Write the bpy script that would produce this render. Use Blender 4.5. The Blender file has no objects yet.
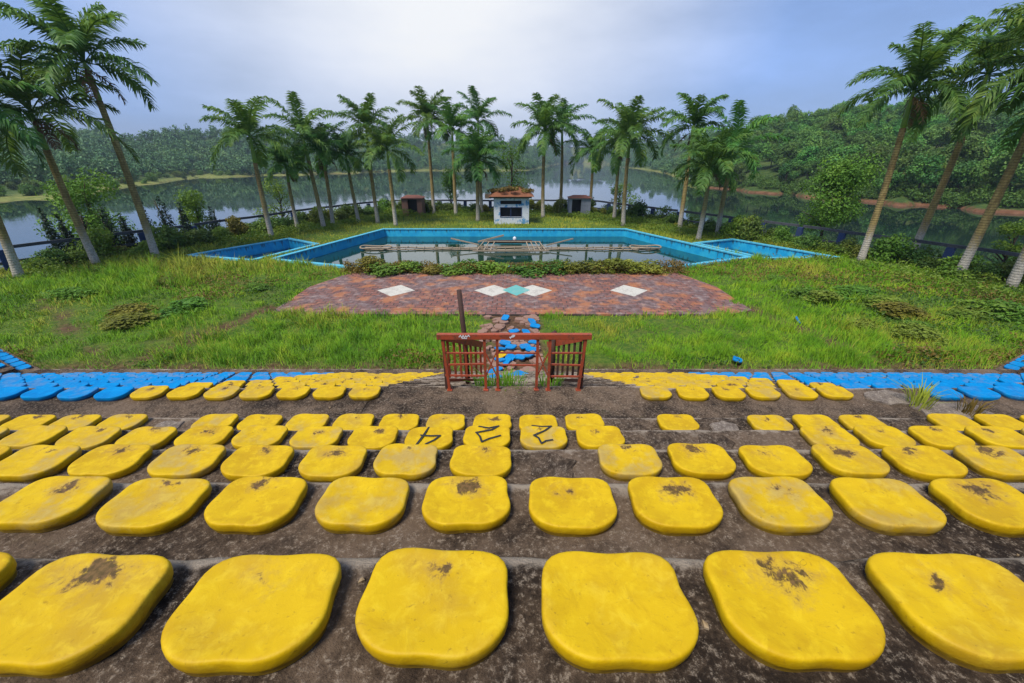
import bpy, math, random
import numpy as np
from mathutils import Vector, Matrix

random.seed(7)
RNG = np.random.default_rng(11)
R = math.radians
C = bpy.context.scene.collection

# ------------------------------------------------------------------ camera model
F = 398.0
PITCH = R(24.5)
CAMZ = 6.2
SN, CS = math.sin(PITCH), math.cos(PITCH)


def ray(u, v):
    dx, dy = (u - 512) / F, (v - 341.5) / F
    return dx, CS - dy * SN, -(SN + dy * CS)


def at(u, v, z=0.0):
    dx, fw, dz = ray(u, v)
    t = (z - CAMZ) / dz
    return Vector((dx * t, fw * t, z))


def at_y(u, v, Y):
    dx, fw, dz = ray(u, v)
    t = Y / fw
    return Vector((dx * t, Y, CAMZ + dz * t))


# ------------------------------------------------------------------ scene helpers
def tag(o, label=None, cat=None, group=None, kind=None):
    if label:
        o['label'] = label
    if cat:
        o['category'] = cat
    if group:
        o['group'] = group
    if kind:
        o['kind'] = kind
    return o


def empty(name, loc, rz=0.0):
    o = bpy.data.objects.new(name, None)
    o.empty_display_size = 0.2
    C.objects.link(o)
    o.location = loc
    o.rotation_euler = (0, 0, rz)
    return o


def link(name, me, parent=None, loc=None):
    o = bpy.data.objects.new(name, me)
    C.objects.link(o)
    if parent:
        o.parent = parent
    if loc is not None:
        o.location = loc
    return o


def mesh_np(name, V, Q, mat, smooth=False):
    """fast mesh from arrays; Q is (n,3) or (n,4) indices, or list of such"""
    me = bpy.data.meshes.new(name)
    Qs = Q if isinstance(Q, list) else [Q]
    V = np.asarray(V, np.float32)
    me.vertices.add(len(V))
    me.vertices.foreach_set('co', V.ravel())
    starts, idx, off = [], [], 0
    for q in Qs:
        q = np.asarray(q, np.int32)
        if len(q) == 0:
            continue
        n, k = q.shape
        starts.append(off + np.arange(n, dtype=np.int32) * k)
        idx.append(q.ravel())
        off += n * k
    starts = np.concatenate(starts)
    idx = np.concatenate(idx)
    me.loops.add(len(idx))
    me.loops.foreach_set('vertex_index', idx)
    me.polygons.add(len(starts))
    me.polygons.foreach_set('loop_start', starts)
    me.update(calc_edges=True)
    me.validate()
    mats = mat if isinstance(mat, (list, tuple)) else [mat]
    for m in mats:
        me.materials.append(m)
    me.polygons.foreach_set('use_smooth', np.full(len(me.polygons), smooth, bool))
    return me


class MB:
    """collects boxes, bars, tubes into ONE mesh"""

    def __init__(self):
        self.v, self.f = [], []

    def add(self, V, Fs):
        o = len(self.v)
        self.v += [tuple(p) for p in V]
        self.f += [tuple(i + o for i in f) for f in Fs]
        return self

    def box(self, a, b):
        (x0, y0, z0), (x1, y1, z1) = a, b
        V = [(x0, y0, z0), (x1, y0, z0), (x1, y1, z0), (x0, y1, z0), (x0, y0, z1), (x1, y0, z1), (x1, y1, z1), (x0, y1, z1)]
        return self.add(V, [(0, 3, 2, 1), (4, 5, 6, 7), (0, 1, 5, 4), (1, 2, 6, 5), (2, 3, 7, 6), (3, 0, 4, 7)])

    def bar(self, p, q, w, h=None, up=(0, 0, 1)):
        """rectangular bar from p to q, width w, height h"""
        h = h or w
        p, q = Vector(p), Vector(q)
        d = (q - p).normalized()
        up = Vector(up)
        if abs(d.dot(up)) > 0.97:
            up = Vector((0, 1, 0))
        s = d.cross(up).normalized() * w / 2
        u = s.cross(d).normalized() * h / 2
        V = [p - s - u, p + s - u, p + s + u, p - s + u, q - s - u, q + s - u, q + s + u, q - s + u]
        return self.add(V, [(0, 1, 2, 3), (7, 6, 5, 4), (0, 4, 5, 1), (1, 5, 6, 2), (2, 6, 7, 3), (3, 7, 4, 0)])

    def tube(self, pts, rad, n=10, cap=True):
        pts = [Vector(p) for p in pts]
        rad = rad if isinstance(rad, (list, tuple)) else [rad] * len(pts)
        V, Fs = [], []
        ref = Vector((0.31, 0.22, 0.93)).normalized()
        for i, p in enumerate(pts):
            d = (pts[min(i + 1, len(pts) - 1)] - pts[max(i - 1, 0)]).normalized()
            r = ref
            if abs(d.dot(r)) > 0.95:
                r = Vector((1, 0, 0))
            a = d.cross(r).normalized()
            b = d.cross(a)
            for k in range(n):
                t = 2 * math.pi * k / n
                V.append(p + (a * math.cos(t) + b * math.sin(t)) * rad[i])
        for i in range(len(pts) - 1):
            for k in range(n):
                Fs.append((i * n + k, i * n + (k + 1) % n, (i + 1) * n + (k + 1) % n, (i + 1) * n + k))
        if cap:
            Fs.append(tuple(range(n))[::-1])
            Fs.append(tuple((len(pts) - 1) * n + k for k in range(n)))
        return self.add(V, Fs)

    def mesh(self, name, mat, smooth=False):
        me = bpy.data.meshes.new(name)
        me.from_pydata(self.v, [], self.f)
        me.update()
        if mat:
            me.materials.append(mat)
        if smooth:
            me.polygons.foreach_set('use_smooth', np.ones(len(me.polygons), bool))
        return me

    def build(self, name, mat, parent=None, smooth=False, bevel=0):
        o = link(name, self.mesh(name, mat, smooth), parent)
        if bevel:
            b = o.modifiers.new('bevel', 'BEVEL')
            b.width = bevel
            b.segments = 2
        return o


# ------------------------------------------------------------------ material helpers
class NT:
    def __init__(self, name):
        self.m = bpy.data.materials.new(name)
        self.m.use_nodes = True
        self.t = self.m.node_tree
        self.t.nodes.clear()
        self.out = self.t.nodes.new('ShaderNodeOutputMaterial')

    def n(self, kind, ins=None, **kw):
        nd = self.t.nodes.new(kind)
        for k, v in kw.items():
            setattr(nd, k, v)
        for k, v in (ins or {}).items():
            self.set(nd.inputs[k], v)
        return nd

    def set(self, sock, v):
        if hasattr(v, 'is_output'):
            self.t.links.new(v, sock)
        else:
            if isinstance(v, (tuple, list)) and len(v) == 3 and sock.type == 'RGBA':
                v = (*v, 1)
            sock.default_value = v

    def coord(self, kind='Object'):
        return self.n('ShaderNodeTexCoord').outputs[kind]

    def noise(self, vec, scale, detail=4, rough=0.55, dist=0.0, out='Fac'):
        return self.n('ShaderNodeTexNoise', {'Vector': vec, 'Scale': scale, 'Detail': detail, 'Roughness': rough, 'Distortion': dist}).outputs[out]

    def ramp(self, fac, stops, interp='LINEAR'):
        r = self.n('ShaderNodeValToRGB', {'Fac': fac})
        r.color_ramp.interpolation = interp
        el = r.color_ramp.elements
        while len(el) < len(stops):
            el.new(0.5)
        for e, (p, c) in zip(el, stops):
            e.position = p
            c = (c, c, c) if isinstance(c, (int, float)) else c
            e.color = (*c, 1)
        return r.outputs['Color']

    def smooth(self, x, a, b):
        return self.n('ShaderNodeMapRange', {'Value': x, 'From Min': a, 'From Max': b}, interpolation_type='SMOOTHSTEP').outputs[0]

    def mix(self, f, a, b, mode='MIX'):
        nd = self.n('ShaderNodeMix', data_type='RGBA', blend_type=mode)
        self.set(nd.inputs[0], f)
        self.set(nd.inputs[6], a)
        self.set(nd.inputs[7], b)
        return nd.outputs[2]

    def math(self, op, a, b=0.0, c=0.0):
        nd = self.n('ShaderNodeMath', operation=op)
        self.set(nd.inputs[0], a)
        self.set(nd.inputs[1], b)
        self.set(nd.inputs[2], c)
        return nd.outputs[0]

    def mapping(self, vec, scale=(1, 1, 1), loc=(0, 0, 0), rot=(0, 0, 0)):
        return self.n('ShaderNodeMapping', {'Vector': vec, 'Scale': scale, 'Location': loc, 'Rotation': rot}).outputs[0]

    def bump(self, h, strength=0.3, dist=0.02, normal=None):
        b = self.n('ShaderNodeBump', {'Height': h, 'Strength': strength, 'Distance': dist})
        if normal:
            self.set(b.inputs['Normal'], normal)
        return b.outputs[0]

    def attr(self, name, kind='OBJECT', out='Fac'):
        return self.n('ShaderNodeAttribute', attribute_type=kind, attribute_name=name).outputs[out]

    def rand(self):
        return self.n('ShaderNodeObjectInfo').outputs['Random']

    def principled(self, **kw):
        p = self.n('ShaderNodeBsdfPrincipled')
        for k, v in kw.items():
            self.set(p.inputs[k.replace('_', ' ')], v)
        return p.outputs[0]

    def done(self, sh):
        self.t.links.new(sh, self.out.inputs['Surface'])
        return self.m


def rand_vec(T, vec, amt=37.0):
    """shift texture space per object"""
    r = T.rand()
    comb = T.n('ShaderNodeCombineXYZ', {0: T.math('MULTIPLY', r, amt), 1: T.math('MULTIPLY', r, amt * 1.7), 2: T.math('MULTIPLY', r, amt * .6)}).outputs[0]
    return T.n('ShaderNodeVectorMath', {0: vec, 1: comb}, operation='ADD').outputs[0]


def mat_seat(name, base, dark, pale, spec=.25):
    T = NT(name)
    co = T.coord('Object')
    rv = rand_vec(T, co)
    big = T.noise(rv, 5.0, 3)
    fine = T.noise(rv, 60.0, 5, .65)
    mid = T.noise(rv, 18.0, 5, .7, .4)
    col = T.mix(T.smooth(big, .35, .7), base, dark)
    tone = T.rand()
    col = T.mix(T.math('MULTIPLY', tone, .35), col, T.mix(.5, dark, base))
    col = T.mix(T.math('MULTIPLY', T.smooth(mid, .46, .68), .6), col, pale)
    col = T.mix(T.math('MULTIPLY', T.smooth(T.noise(rv, 7.5, 6, .7, 1.5), .50, .66), .5), col, dark)
    # worn / chalky patch
    fade = T.attr('fade')
    fm = T.math('MULTIPLY', T.smooth(T.math('ADD', big, T.math('MULTIPLY', mid, .6)), .72, .98), fade)
    col = T.mix(T.math('MULTIPLY', fm, .62), col, (.37, .28, .12))
    # fine dirt speckle
    sc2 = T.noise(T.mapping(rv, (1, 2.6, 1), (0, 0, 0), (0, 0, .5)), 13.0, 6, .75, 1.2)
    col = T.mix(T.math('MULTIPLY', T.smooth(sc2, .60, .72), .38), col, (dark[0] * .5, dark[1] * .42, dark[2] + .012))
    col = T.mix(T.math('MULTIPLY', T.smooth(fine, .60, .74), .5), col, (dark[0] * .45, dark[1] * .4, dark[2] * .5 + .01))
    # blotch near the far edge of the pad, own ragged shape
    st = T.attr('stain')
    sx = T.attr('stain_x')
    sep = T.n('ShaderNodeSeparateXYZ', {0: co})
    dx = T.math('SUBTRACT', sep.outputs[0], sx)
    dy = T.math('SUBTRACT', sep.outputs[1], T.math('ADD', .06, T.math('MULTIPLY', T.rand(), .055)))
    dd = T.math('SQRT', T.math('ADD', T.math('POWER', T.math('MULTIPLY', dx, .8), 2), T.math('POWER', T.math('MULTIPLY', dy, 1.25), 2)))
    rag = T.math('ADD', T.math('MULTIPLY', T.noise(rv, 11.0, 4, .6, .8), .55), T.math('MULTIPLY', T.noise(rv, 38.0, 7, .75, .5), .45))
    dd2 = T.math('ADD', dd, T.math('MULTIPLY', T.math('SUBTRACT', rag, .5), .42))
    reach = T.math('MULTIPLY', st, .052)
    core = T.smooth(T.math('SUBTRACT', dd2, reach), .012, -.022)
    halo = T.smooth(T.math('SUBTRACT', dd2, T.math('MULTIPLY', reach, 1.5)), .05, -.03)
    has = T.smooth(st, .02, .2)
    col = T.mix(T.math('MULTIPLY', T.math('MULTIPLY', halo, has), .38), col, (.30, .17, .06))
    col = T.mix(T.math('MULTIPLY', T.math('MULTIPLY', core, has), .85), col, T.mix(T.smooth(fine, .4, .65), (.018, .010, .010), (.11, .055, .03)))
    # thin cracks
    vr = T.n('ShaderNodeTexVoronoi', {'Vector': T.mapping(T.n('ShaderNodeVectorMath', {0: rv, 1: T.noise(rv, 9, 3, .6, 0, 'Color')}, operation='ADD').outputs[0], (1, .45, 1)), 'Scale': 4.0}, feature='DISTANCE_TO_EDGE').outputs[0]
    cr = T.math('MULTIPLY', T.smooth(vr, .010, .003), T.smooth(T.noise(rv, 4.3, 2), .66, .70))
    col = T.mix(T.math('MULTIPLY', cr, .8), col, (.05, .03, .01))
    # rim darkens low down, with a ragged edge
    low = T.math('MULTIPLY', T.smooth(T.math('ADD', sep.outputs[2], T.math('MULTIPLY', T.math('SUBTRACT', mid, .5), .03)), .022, .006), .7)
    col = T.mix(low, col, (.07, .045, .02))
    h = T.math('ADD', T.math('MULTIPLY', mid, .6), T.math('MULTIPLY', fine, .25))
    h = T.math('SUBTRACT', h, T.math('MULTIPLY', cr, .5))
    return T.done(T.principled(Base_Color=col, Roughness=T.math('ADD', .46, T.math('MULTIPLY', mid, .25)), Normal=T.bump(h, .42, .008), Specular_IOR_Level=spec))


def mat_concrete(name='weathered_concrete', a=(.022, .0135, .008), b=(.18, .122, .078), pale=(.43, .35, .26)):
    T = NT(name)
    co = T.coord('Object')
    n1 = T.noise(co, .9, 6, .62, .6)
    n2 = T.noise(co, 7.0, 8, .72, .3)
    n3 = T.noise(co, 42.0, 6, .75)
    n4 = T.noise(co, 170.0, 3, .8)
    f = T.math('ADD', T.math('MULTIPLY', n1, .45), T.math('ADD', T.math('MULTIPLY', n2, .35), T.math('MULTIPLY', n3, .25)))
    col = T.mix(T.smooth(f, .42, .62), a, b)
    ed = T.attr('edge', 'GEOMETRY')
    col = T.mix(T.math('MULTIPLY', T.smooth(T.math('ADD', ed, T.math('MULTIPLY', T.math('SUBTRACT', n2, .5), 1.6)), .42, .75), .8), col, pale)
    col = T.mix(T.math('MULTIPLY', T.smooth(T.math('ADD', n3, T.math('MULTIPLY', n4, .4)), .72, .88), .65), col, pale)
    col = T.mix(T.math('MULTIPLY', T.smooth(n2, .58, .72), .45), col, (.018, .014, .01))
    col = T.mix(T.math('MULTIPLY', T.smooth(T.noise(co, 2.3, 5, .7), .60, .75), .35), col, (.05, .055, .015))
    shd = T.attr('shade_band', 'GEOMETRY')  # shadow band painted into the tread colour, ragged edge
    col = T.mix(T.math('MULTIPLY', T.smooth(T.math('ADD', shd, T.math('MULTIPLY', T.math('SUBTRACT', n2, .5), 1.8)), .45, .85), .6), col, (.016, .012, .007))
    sp = T.math('MULTIPLY', T.smooth(n4, .64, .74), .7)
    col = T.mix(sp, col, (.24, .19, .13))
    h = T.math('ADD', T.math('MULTIPLY', n2, .5), T.math('ADD', T.math('MULTIPLY', n3, .5), T.math('MULTIPLY', n4, .35)))
    return T.done(T.principled(Base_Color=col, Roughness=.93, Normal=T.bump(h, .9, .03), Specular_IOR_Level=.25))


def mat_paint(name, base, worn, worn_amt=.5, scale=6.0, rough=.55, metallic=0.0):
    T = NT(name)
    co = T.coord('Object')
    n1 = T.noise(co, scale, 7, .7, .3)
    n2 = T.noise(co, scale * 6, 5, .7)
    col = T.mix(T.math('MULTIPLY', T.smooth(T.math('ADD', T.math('MULTIPLY', n1, .7), T.math('MULTIPLY', n2, .35)), .50, .66), worn_amt), base, worn)
    col = T.mix(T.math('MULTIPLY', T.smooth(n2, .3, .7), .3), col, tuple(c * .55 for c in base))
    return T.done(T.principled(Base_Color=col, Roughness=rough, Metallic=metallic, Normal=T.bump(n2, .4, .008)))


def mat_leaf(name, a, b, c=None, scale=.7, trans=.28, hue=.05, val=.5, world=False, up=0.0):
    T = NT(name)
    co = T.coord('Object')
    rv = co if world else rand_vec(T, co)
    n1 = T.noise(rv, scale, 4, .6)
    n2 = T.noise(rv, scale * 5, 3, .6)
    f = T.math('ADD', T.math('MULTIPLY', n1, .65), T.math('MULTIPLY', n2, .35))
    stops = [(.34, a), (.52, b), (.66, c or tuple(x * 1.25 for x in b))]
    col = T.ramp(f, stops)
    if not world:
        rd = T.rand()
        hsv = T.n('ShaderNodeHueSaturation', {'Hue': T.math('ADD', .5 - hue / 2, T.math('MULTIPLY', rd, hue)), 'Saturation': 1.0, 'Value': T.math('ADD', 1 - val / 2, T.math('MULTIPLY', T.math('FRACT', T.math('MULTIPLY', rd, 7.13)), val)), 'Color': col})
        col = hsv.outputs[0]
    p_kw = {}
    if up:
        gn = T.n('ShaderNodeNewGeometry').outputs['Normal']
        p_kw['Normal'] = T.n('ShaderNodeVectorMath', {0: T.n('ShaderNodeVectorMath', {0: T.n('ShaderNodeVectorMath', {0: gn, 'Scale': 1 - up}, operation='SCALE').outputs[0], 1: (0, 0, up)}, operation='ADD').outputs[0]}, operation='NORMALIZE').outputs[0]
    p = T.principled(Base_Color=col, Roughness=.55, Specular_IOR_Level=.2 if up else .35, **p_kw)
    tr = T.n('ShaderNodeBsdfTranslucent', {'Color': T.mix(.3, col, (.25, .32, .02))}).outputs[0]
    mx = T.n('ShaderNodeMixShader', {0: trans, 1: p, 2: tr}).outputs[0]
    return T.done(mx)


def mat_trunk(name, a, b, base_pale=None):
    T = NT(name)
    co = T.coord('Object')
    sep = T.n('ShaderNodeSeparateXYZ', {0: co})
    n1 = T.noise(T.mapping(co, (2, 2, .8)), 2.2, 6, .7)
    n2 = T.noise(co, 14, 5, .7)
    ring = T.n('ShaderNodeTexWave', {'Vector': co, 'Scale': 2.3, 'Distortion': 1.2, 'Detail': 2.0, 'Detail Scale': 2.0}, wave_type='BANDS', bands_direction='Z').outputs['Fac']
    col = T.mix(T.smooth(n1, .36, .64), a, b)
    col = T.mix(T.math('MULTIPLY', T.smooth(ring, .75, .95), .5), col, tuple(x * .45 for x in a))
    if base_pale:
        m = T.smooth(T.math('ADD', sep.outputs[2], T.math('MULTIPLY', T.math('SUBTRACT', n1, .5), 3.0)), 2.6, 1.2)
        col = T.mix(T.math('MULTIPLY', m, .8), col, T.mix(T.smooth(n2, .35, .65), tuple(x * .45 for x in base_pale), base_pale))
    col = T.mix(T.math('MULTIPLY', T.smooth(n2, .58, .72), .5), col, (.03, .035, .012))
    return T.done(T.principled(Base_Color=col, Roughness=.9, Normal=T.bump(T.math('ADD', T.math('MULTIPLY', ring, -.6), n2), .6, .03)))


YEL = mat_seat('yellow_seat_plastic', (.61, .39, .0015), (.47, .275, .001), (.70, .48, .008))
BLU = mat_seat('blue_seat_plastic', (.0005, .225, .53), (.0005, .165, .44), (.002, .28, .60), .10)
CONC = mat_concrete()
CONC_LIGHT = mat_concrete('broken_pale_concrete', (.13, .10, .08), (.36, .29, .22), (.55, .48, .4))
RED = mat_paint('rusty_red_paint', (.38, .065, .024), (.12, .05, .03), .85, 9)
RUST = mat_paint('dark_rusty_iron', (.055, .025, .018), (.15, .06, .03), .6, 9, .8)
BLACK = mat_paint('black_marker', (.012, .012, .014), (.02, .02, .02), .3)
WHITE_MARK = mat_paint('white_spray', (.75, .75, .78), (.4, .3, .3), .3)
PALM = mat_leaf('palm_leaf', (.035, .125, .030), (.10, .23, .036), (.22, .34, .05), .9, .36, .045, .45)
PALM_DRY = mat_leaf('dry_palm_leaf', (.10, .055, .03), (.19, .11, .045), (.26, .17, .06), 1.2, .2)
SHAFT = mat_paint('palm_crownshaft_green', (.20, .32, .03), (.12, .20, .02), .6, 2.5, .4)
TRUNK = mat_trunk('palm_trunk_bark', (.21, .14, .05), (.38, .28, .10), (.66, .60, .52))
BARK = mat_trunk('tree_bark', (.05, .035, .02), (.12, .085, .05))
LEAF_BRIGHT = mat_leaf('bright_foliage', (.06, .14, .015), (.15, .27, .025), (.26, .38, .04), .55, .3, .04, .3)
LEAF_MID = mat_leaf('shrub_foliage', (.035, .09, .014), (.09, .17, .022), (.20, .27, .04), 1.1, .28, .06, .5)
LEAF_DARK = mat_leaf('dark_conifer_foliage', (.006, .026, .018), (.014, .042, .022), (.026, .065, .026), 1.3, .15, .03, .3)
LEAF_HILL = mat_leaf('hillside_foliage', (.034, .115, .022), (.10, .23, .03), (.22, .36, .05), .35, .2, .06, .75)
LEAF_FAR = mat_leaf('far_wood_foliage', (.045, .13, .055), (.09, .20, .062), (.16, .27, .07), .045, .15, world=True)
LEAF_RED = mat_leaf('reddish_weed_foliage', (.10, .07, .018), (.22, .14, .03), (.26, .25, .04), .8, .25, world=True)
GRASS = mat_leaf('lawn_grass_blades', (.07, .23, .008), (.20, .40, .014), (.40, .50, .03), .8, .35, world=True, up=.6)
GRASS_DRY = mat_leaf('yellowing_grass_blades', (.20, .27, .02), (.38, .42, .04), (.50, .42, .07), .45, .35, world=True, up=.6)


# ------------------------------------------------------------------ polygon helpers
def inside(poly, x, y):
    n = len(poly)
    r = np.zeros(x.shape, bool)
    for i in range(n):
        x0, y0 = poly[i][:2]
        x1, y1 = poly[(i + 1) % n][:2]
        if y0 == y1:
            continue
        r ^= ((y0 > y) != (y1 > y)) & (x < (x1 - x0) * (y - y0) / (y1 - y0) + x0)
    return r


def seg_dist(p, q, x, y):
    dx, dy = q[0] - p[0], q[1] - p[1]
    t = np.clip(((x - p[0]) * dx + (y - p[1]) * dy) / (dx * dx + dy * dy), 0, 1)
    return np.hypot(x - p[0] - t * dx, y - p[1] - t * dy)


def sdist(poly, x, y):
    d = np.full(x.shape, 1e9)
    for i in range(len(poly)):
        d = np.minimum(d, seg_dist(poly[i], poly[(i + 1) % len(poly)], x, y))
    return np.where(inside(poly, x, y), -d, d)


def wob(x, y, s=1.0, seed=0.0):
    """cheap smooth pseudo noise about -1..1"""
    x, y = x * s + seed * 3.1, y * s - seed * 1.7
    return (np.sin(x * 1.0 + 1.3 * np.sin(y * .7 + seed)) + np.sin(y * 1.37 + 1.1 * np.sin(x * .83 + 2.1)) + .6 * np.sin(x * 2.3 + y * 1.9 + seed) + .4 * np.sin(x * 4.1 - y * 3.7)) / 2.6


# ------------------------------------------------------------------ layout
FENCE = [(-34.0, 10.0), (-30.7, 24.0), (-26.0, 33.4), (-21.5, 46.0), (-16.0, 55.0), (10.3, 55.0), (17.4, 43.4), (23.2, 32.9), (28.4, 22.0), (31.0, 10.0)]
PLATEAU = FENCE + [(46, 0), (46, -28), (-46, -28), (-46, 0)]
POOL = [(-12.4, 39.8), (11.0, 39.8), (16.3, 27.6), (10.2, 24.9), (-10.2, 24.9), (-16.2, 27.0)]
SIDE_L = [(-22.7, 28.2), (-19.1, 34.5), (-15.75, 32.2), (-17.55, 26.75)]
SIDE_R = [(22.3, 27.6), (18.7, 34.2), (15.05, 32.6), (17.35, 27.35)]
STAGE = [(-10.7, 16.9), (-9.6, 16.35), (9.6, 16.35), (10.8, 16.9), (10.9, 20.5), (9.9, 23.4), (-9.7, 23.4), (-10.8, 20.5)]
DIRT = [((-11.2, 17.2), (-12.2, 13.3), .28), ((-12.2, 13.3), (-12.7, 11.3), .35), ((-23.0, 18.5), (-13.3, 11.6), .12),
        ((10.9, 17.2), (12.0, 13.0), .35), ((12.0, 13.0), (12.6, 11.3), .2), ((-30, 11.2), (30, 11.2), .55), ((0, 10), (0, 16.6), 1.0)]
WATER_Z = -2.8
POOLS = (POOL, SIDE_L, SIDE_R)

# ------------------------------------------------------------------ lawn sheet (arena plateau, sinks under the lake all round)
gx = np.arange(-56, 56.01, .25)
gy = np.arange(-34, 78.01, .25)
X, Y = np.meshgrid(gx, gy)
pd = sdist(PLATEAU, X, Y)
Z = np.where(pd > 1.0, -np.minimum((pd - 1.0) * .55, 3.9), 0.0) + .05 * wob(X, Y, .9) * (pd < 1)
Z += .10 * np.clip(wob(X, Y, .35, 2), 0, 1) * (Y > 11)
dirt = np.zeros_like(X)
for p, q, w in DIRT:
    d = seg_dist(p, q, X, Y) + .35 * wob(X, Y, 2.1, 3)
    dirt = np.maximum(dirt, np.clip((w + .25 - d) / .4, 0, 1))
Z = np.where(dirt > 0, Z * (1 - dirt) - .02 * dirt, Z)
stg = sdist(STAGE, X, Y)
Z = np.where(stg < .4, -.02, Z)
for pl, dep in ((POOL, 2.5), (SIDE_L, 1.5), (SIDE_R, 1.5)):
    d = sdist(pl, X, Y)
    Z = np.where(d < .6, np.minimum(Z, 0.0), Z)
    Z = np.where(d < .12, -dep, Z)
Z = np.where((np.abs(X) < 44) & (Y < 10.4), np.minimum(Z, 0) - .02, Z)
ny, nx = X.shape
ii = np.arange(ny * nx).reshape(ny, nx)
Q = np.stack([ii[:-1, :-1], ii[:-1, 1:], ii[1:, 1:], ii[1:, :-1]], -1).reshape(-1, 4)
T = NT('lawn_soil_and_moss')
co = T.coord('Object')
n1 = T.noise(co, .5, 6, .65)
n2 = T.noise(co, 5, 7, .7)
n3 = T.noise(co, 26, 5, .75)
dm = T.attr('dirt', 'GEOMETRY')
col = T.mix(T.smooth(n2, .38, .62), (.05, .11, .012), (.12, .17, .02))
col = T.mix(T.math('MULTIPLY', T.smooth(n1, .54, .70), .6), col, (.10, .07, .03))
soil = T.mix(T.smooth(n2, .35, .65), (.065, .034, .018), (.16, .09, .05))
soil = T.mix(T.math('MULTIPLY', T.smooth(n3, .58, .70), .6), soil, (.24, .17, .11))
col = T.mix(dm, col, soil)
lawn_m = T.done(T.principled(Base_Color=col, Roughness=.95, Normal=T.bump(T.math('ADD', n2, n3), .8, .05), Specular_IOR_Level=.2))
me = mesh_np('lawn', np.stack([X, Y, Z], -1).reshape(-1, 3), Q, lawn_m, True)
a = me.attributes.new('dirt', 'FLOAT', 'POINT')
a.data.foreach_set('value', dirt.ravel().astype(np.float32))
tag(link('lawn', me), kind='structure')

# ------------------------------------------------------------------ terrain: lake bed, shores and hills
SH = [(-400, 214), (-160, 212), (0, 204), (85, 200), (161, 185), (212, 178), (350, 174), (415, 171), (530, 171), (545, 166.5), (560, 163.6), (598, 163.6), (612, 167), (640, 170), (668, 178), (682, 188),
      (700, 188), (745, 192), (800, 197), (870, 203), (1000, 213), (1200, 222), (1500, 226)]
RG = [(-400, 250, 105), (-100, 260, 118), (0, 270, 128), (60, 300, 133), (100, 320, 129), (130, 330, 128), (152, 330, 136), (180, 340, 132), (212, 350, 127), (250, 380, 129), (300, 420, 131), (400, 520, 134),
      (450, 560, 137), (511, 600, 138), (560, 1150, 144), (600, 1150, 143), (640, 640, 136), (668, 480, 133), (700, 300, 133), (737, 220, 124), (772, 195, 118), (803, 185, 111), (845, 180, 108), (900, 175, 109), (1002, 165, 104), (1200, 150, 92), (1500, 140, 70)]
TREE_H = 7.0


def az(u):
    return math.atan2((u - 512) / F, 1.03)


sh_a = np.array([az(u) for u, v in SH])
sh_r = np.array([math.hypot(*at(u, v, WATER_Z)[:2]) for u, v in SH])
rg_a = np.array([az(u) for u, t, v in RG])
rg_r, rg_z = [], []
for u, t, v in RG:
    dx, fw, dz = ray(u, v)
    rg_r.append(t * math.hypot(dx, fw))
    rg_z.append(CAMZ + t * dz - TREE_H * .75)
rg_r, rg_z = np.array(rg_r), np.array(rg_z)


def hill(phi, r):
    """ground height at azimuth phi (0 = +Y), distance r"""
    rs = np.interp(phi, sh_a, sh_r) * (1 + .02 * np.sin(phi * 57) + .012 * np.sin(phi * 131 + 1))
    rr = np.interp(phi, rg_a, rg_r)
    zr = np.interp(phi, rg_a, rg_z)
    d = r - rs
    rise = np.clip(d / np.maximum(rr - rs, 10), 0, 1)
    left = phi < az(690)
    bank = np.clip((d + 1.5) / np.where(left, 14, 2.2), 0, 1) ** .8 * np.where(left, 1.0, .8)
    prof = np.where(left, rise ** 1.7, 1 - (1 - rise) ** 1.3)
    z = WATER_Z - .6 + bank + (zr - (WATER_Z + 2.2)) * prof
    x, y = r * np.sin(phi), r * np.cos(phi)
    z = z + rise * (1.6 * wob(x, y, .06, 1) + .8 * wob(x, y, .17, 4))
    z = np.where(d < 0, np.maximum(-5.0, WATER_Z - .6 + d * .12), z)
    past = np.clip((r - rr) / 500, 0, 1)
    return np.where(r > rr, z * (1 - .7 * past), z), d


phs = np.linspace(-math.pi, math.pi, 901)
rs_ = np.concatenate([[0.1], np.concatenate([np.geomspace(40, 240, 330)[:-1], np.geomspace(240, 1750, 120)])])
PH, RR = np.meshgrid(phs, rs_)
ZZ, DD = hill(PH, RR)
nr, npz = PH.shape
ii = np.arange(nr * npz).reshape(nr, npz)
Q = np.stack([ii[:-1, :-1], ii[1:, :-1], ii[1:, 1:], ii[:-1, 1:]], -1).reshape(-1, 4)
Q = Q[:, ::-1]
XX, YY = RR * np.sin(PH), RR * np.cos(PH)
T = NT('shore_and_hill_ground')
co = T.coord('Object')
n1 = T.noise(co, .05, 6, .65)
n2 = T.noise(co, .5, 7, .7)
bankm = T.attr('bank', 'GEOMETRY')
redm = T.attr('red', 'GEOMETRY')
col = T.mix(T.smooth(n2, .35, .65), (.03, .065, .015), (.075, .11, .025))
col = T.mix(T.math('MULTIPLY', T.smooth(n1, .5, .65), .5), col, (.13, .14, .04))
meadow = T.mix(T.smooth(n2, .35, .65), (.11, .15, .03), (.26, .25, .07))
earth = T.mix(T.smooth(n2, .3, .7), (.11, .042, .022), (.21, .095, .055))
col = T.mix(T.math('MULTIPLY', bankm, .9), col, T.mix(redm, meadow, earth))
ter_m = T.done(T.principled(Base_Color=col, Roughness=.95, Normal=T.bump(n2, .6, .5), Specular_IOR_Level=.15))
me = mesh_np('terrain', np.stack([XX, YY, ZZ], -1).reshape(-1, 3), Q, ter_m, True)
isleft = PH < az(690)
wj = 5 * wob(XX, YY, .08, 6)
bank = np.where(isleft, np.clip((30 + wj - DD) / 12, 0, 1), np.clip((1.9 + .1 * wj - DD) / .6, 0, 1)) * (DD > -6)
a = me.attributes.new('bank', 'FLOAT', 'POINT')
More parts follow.
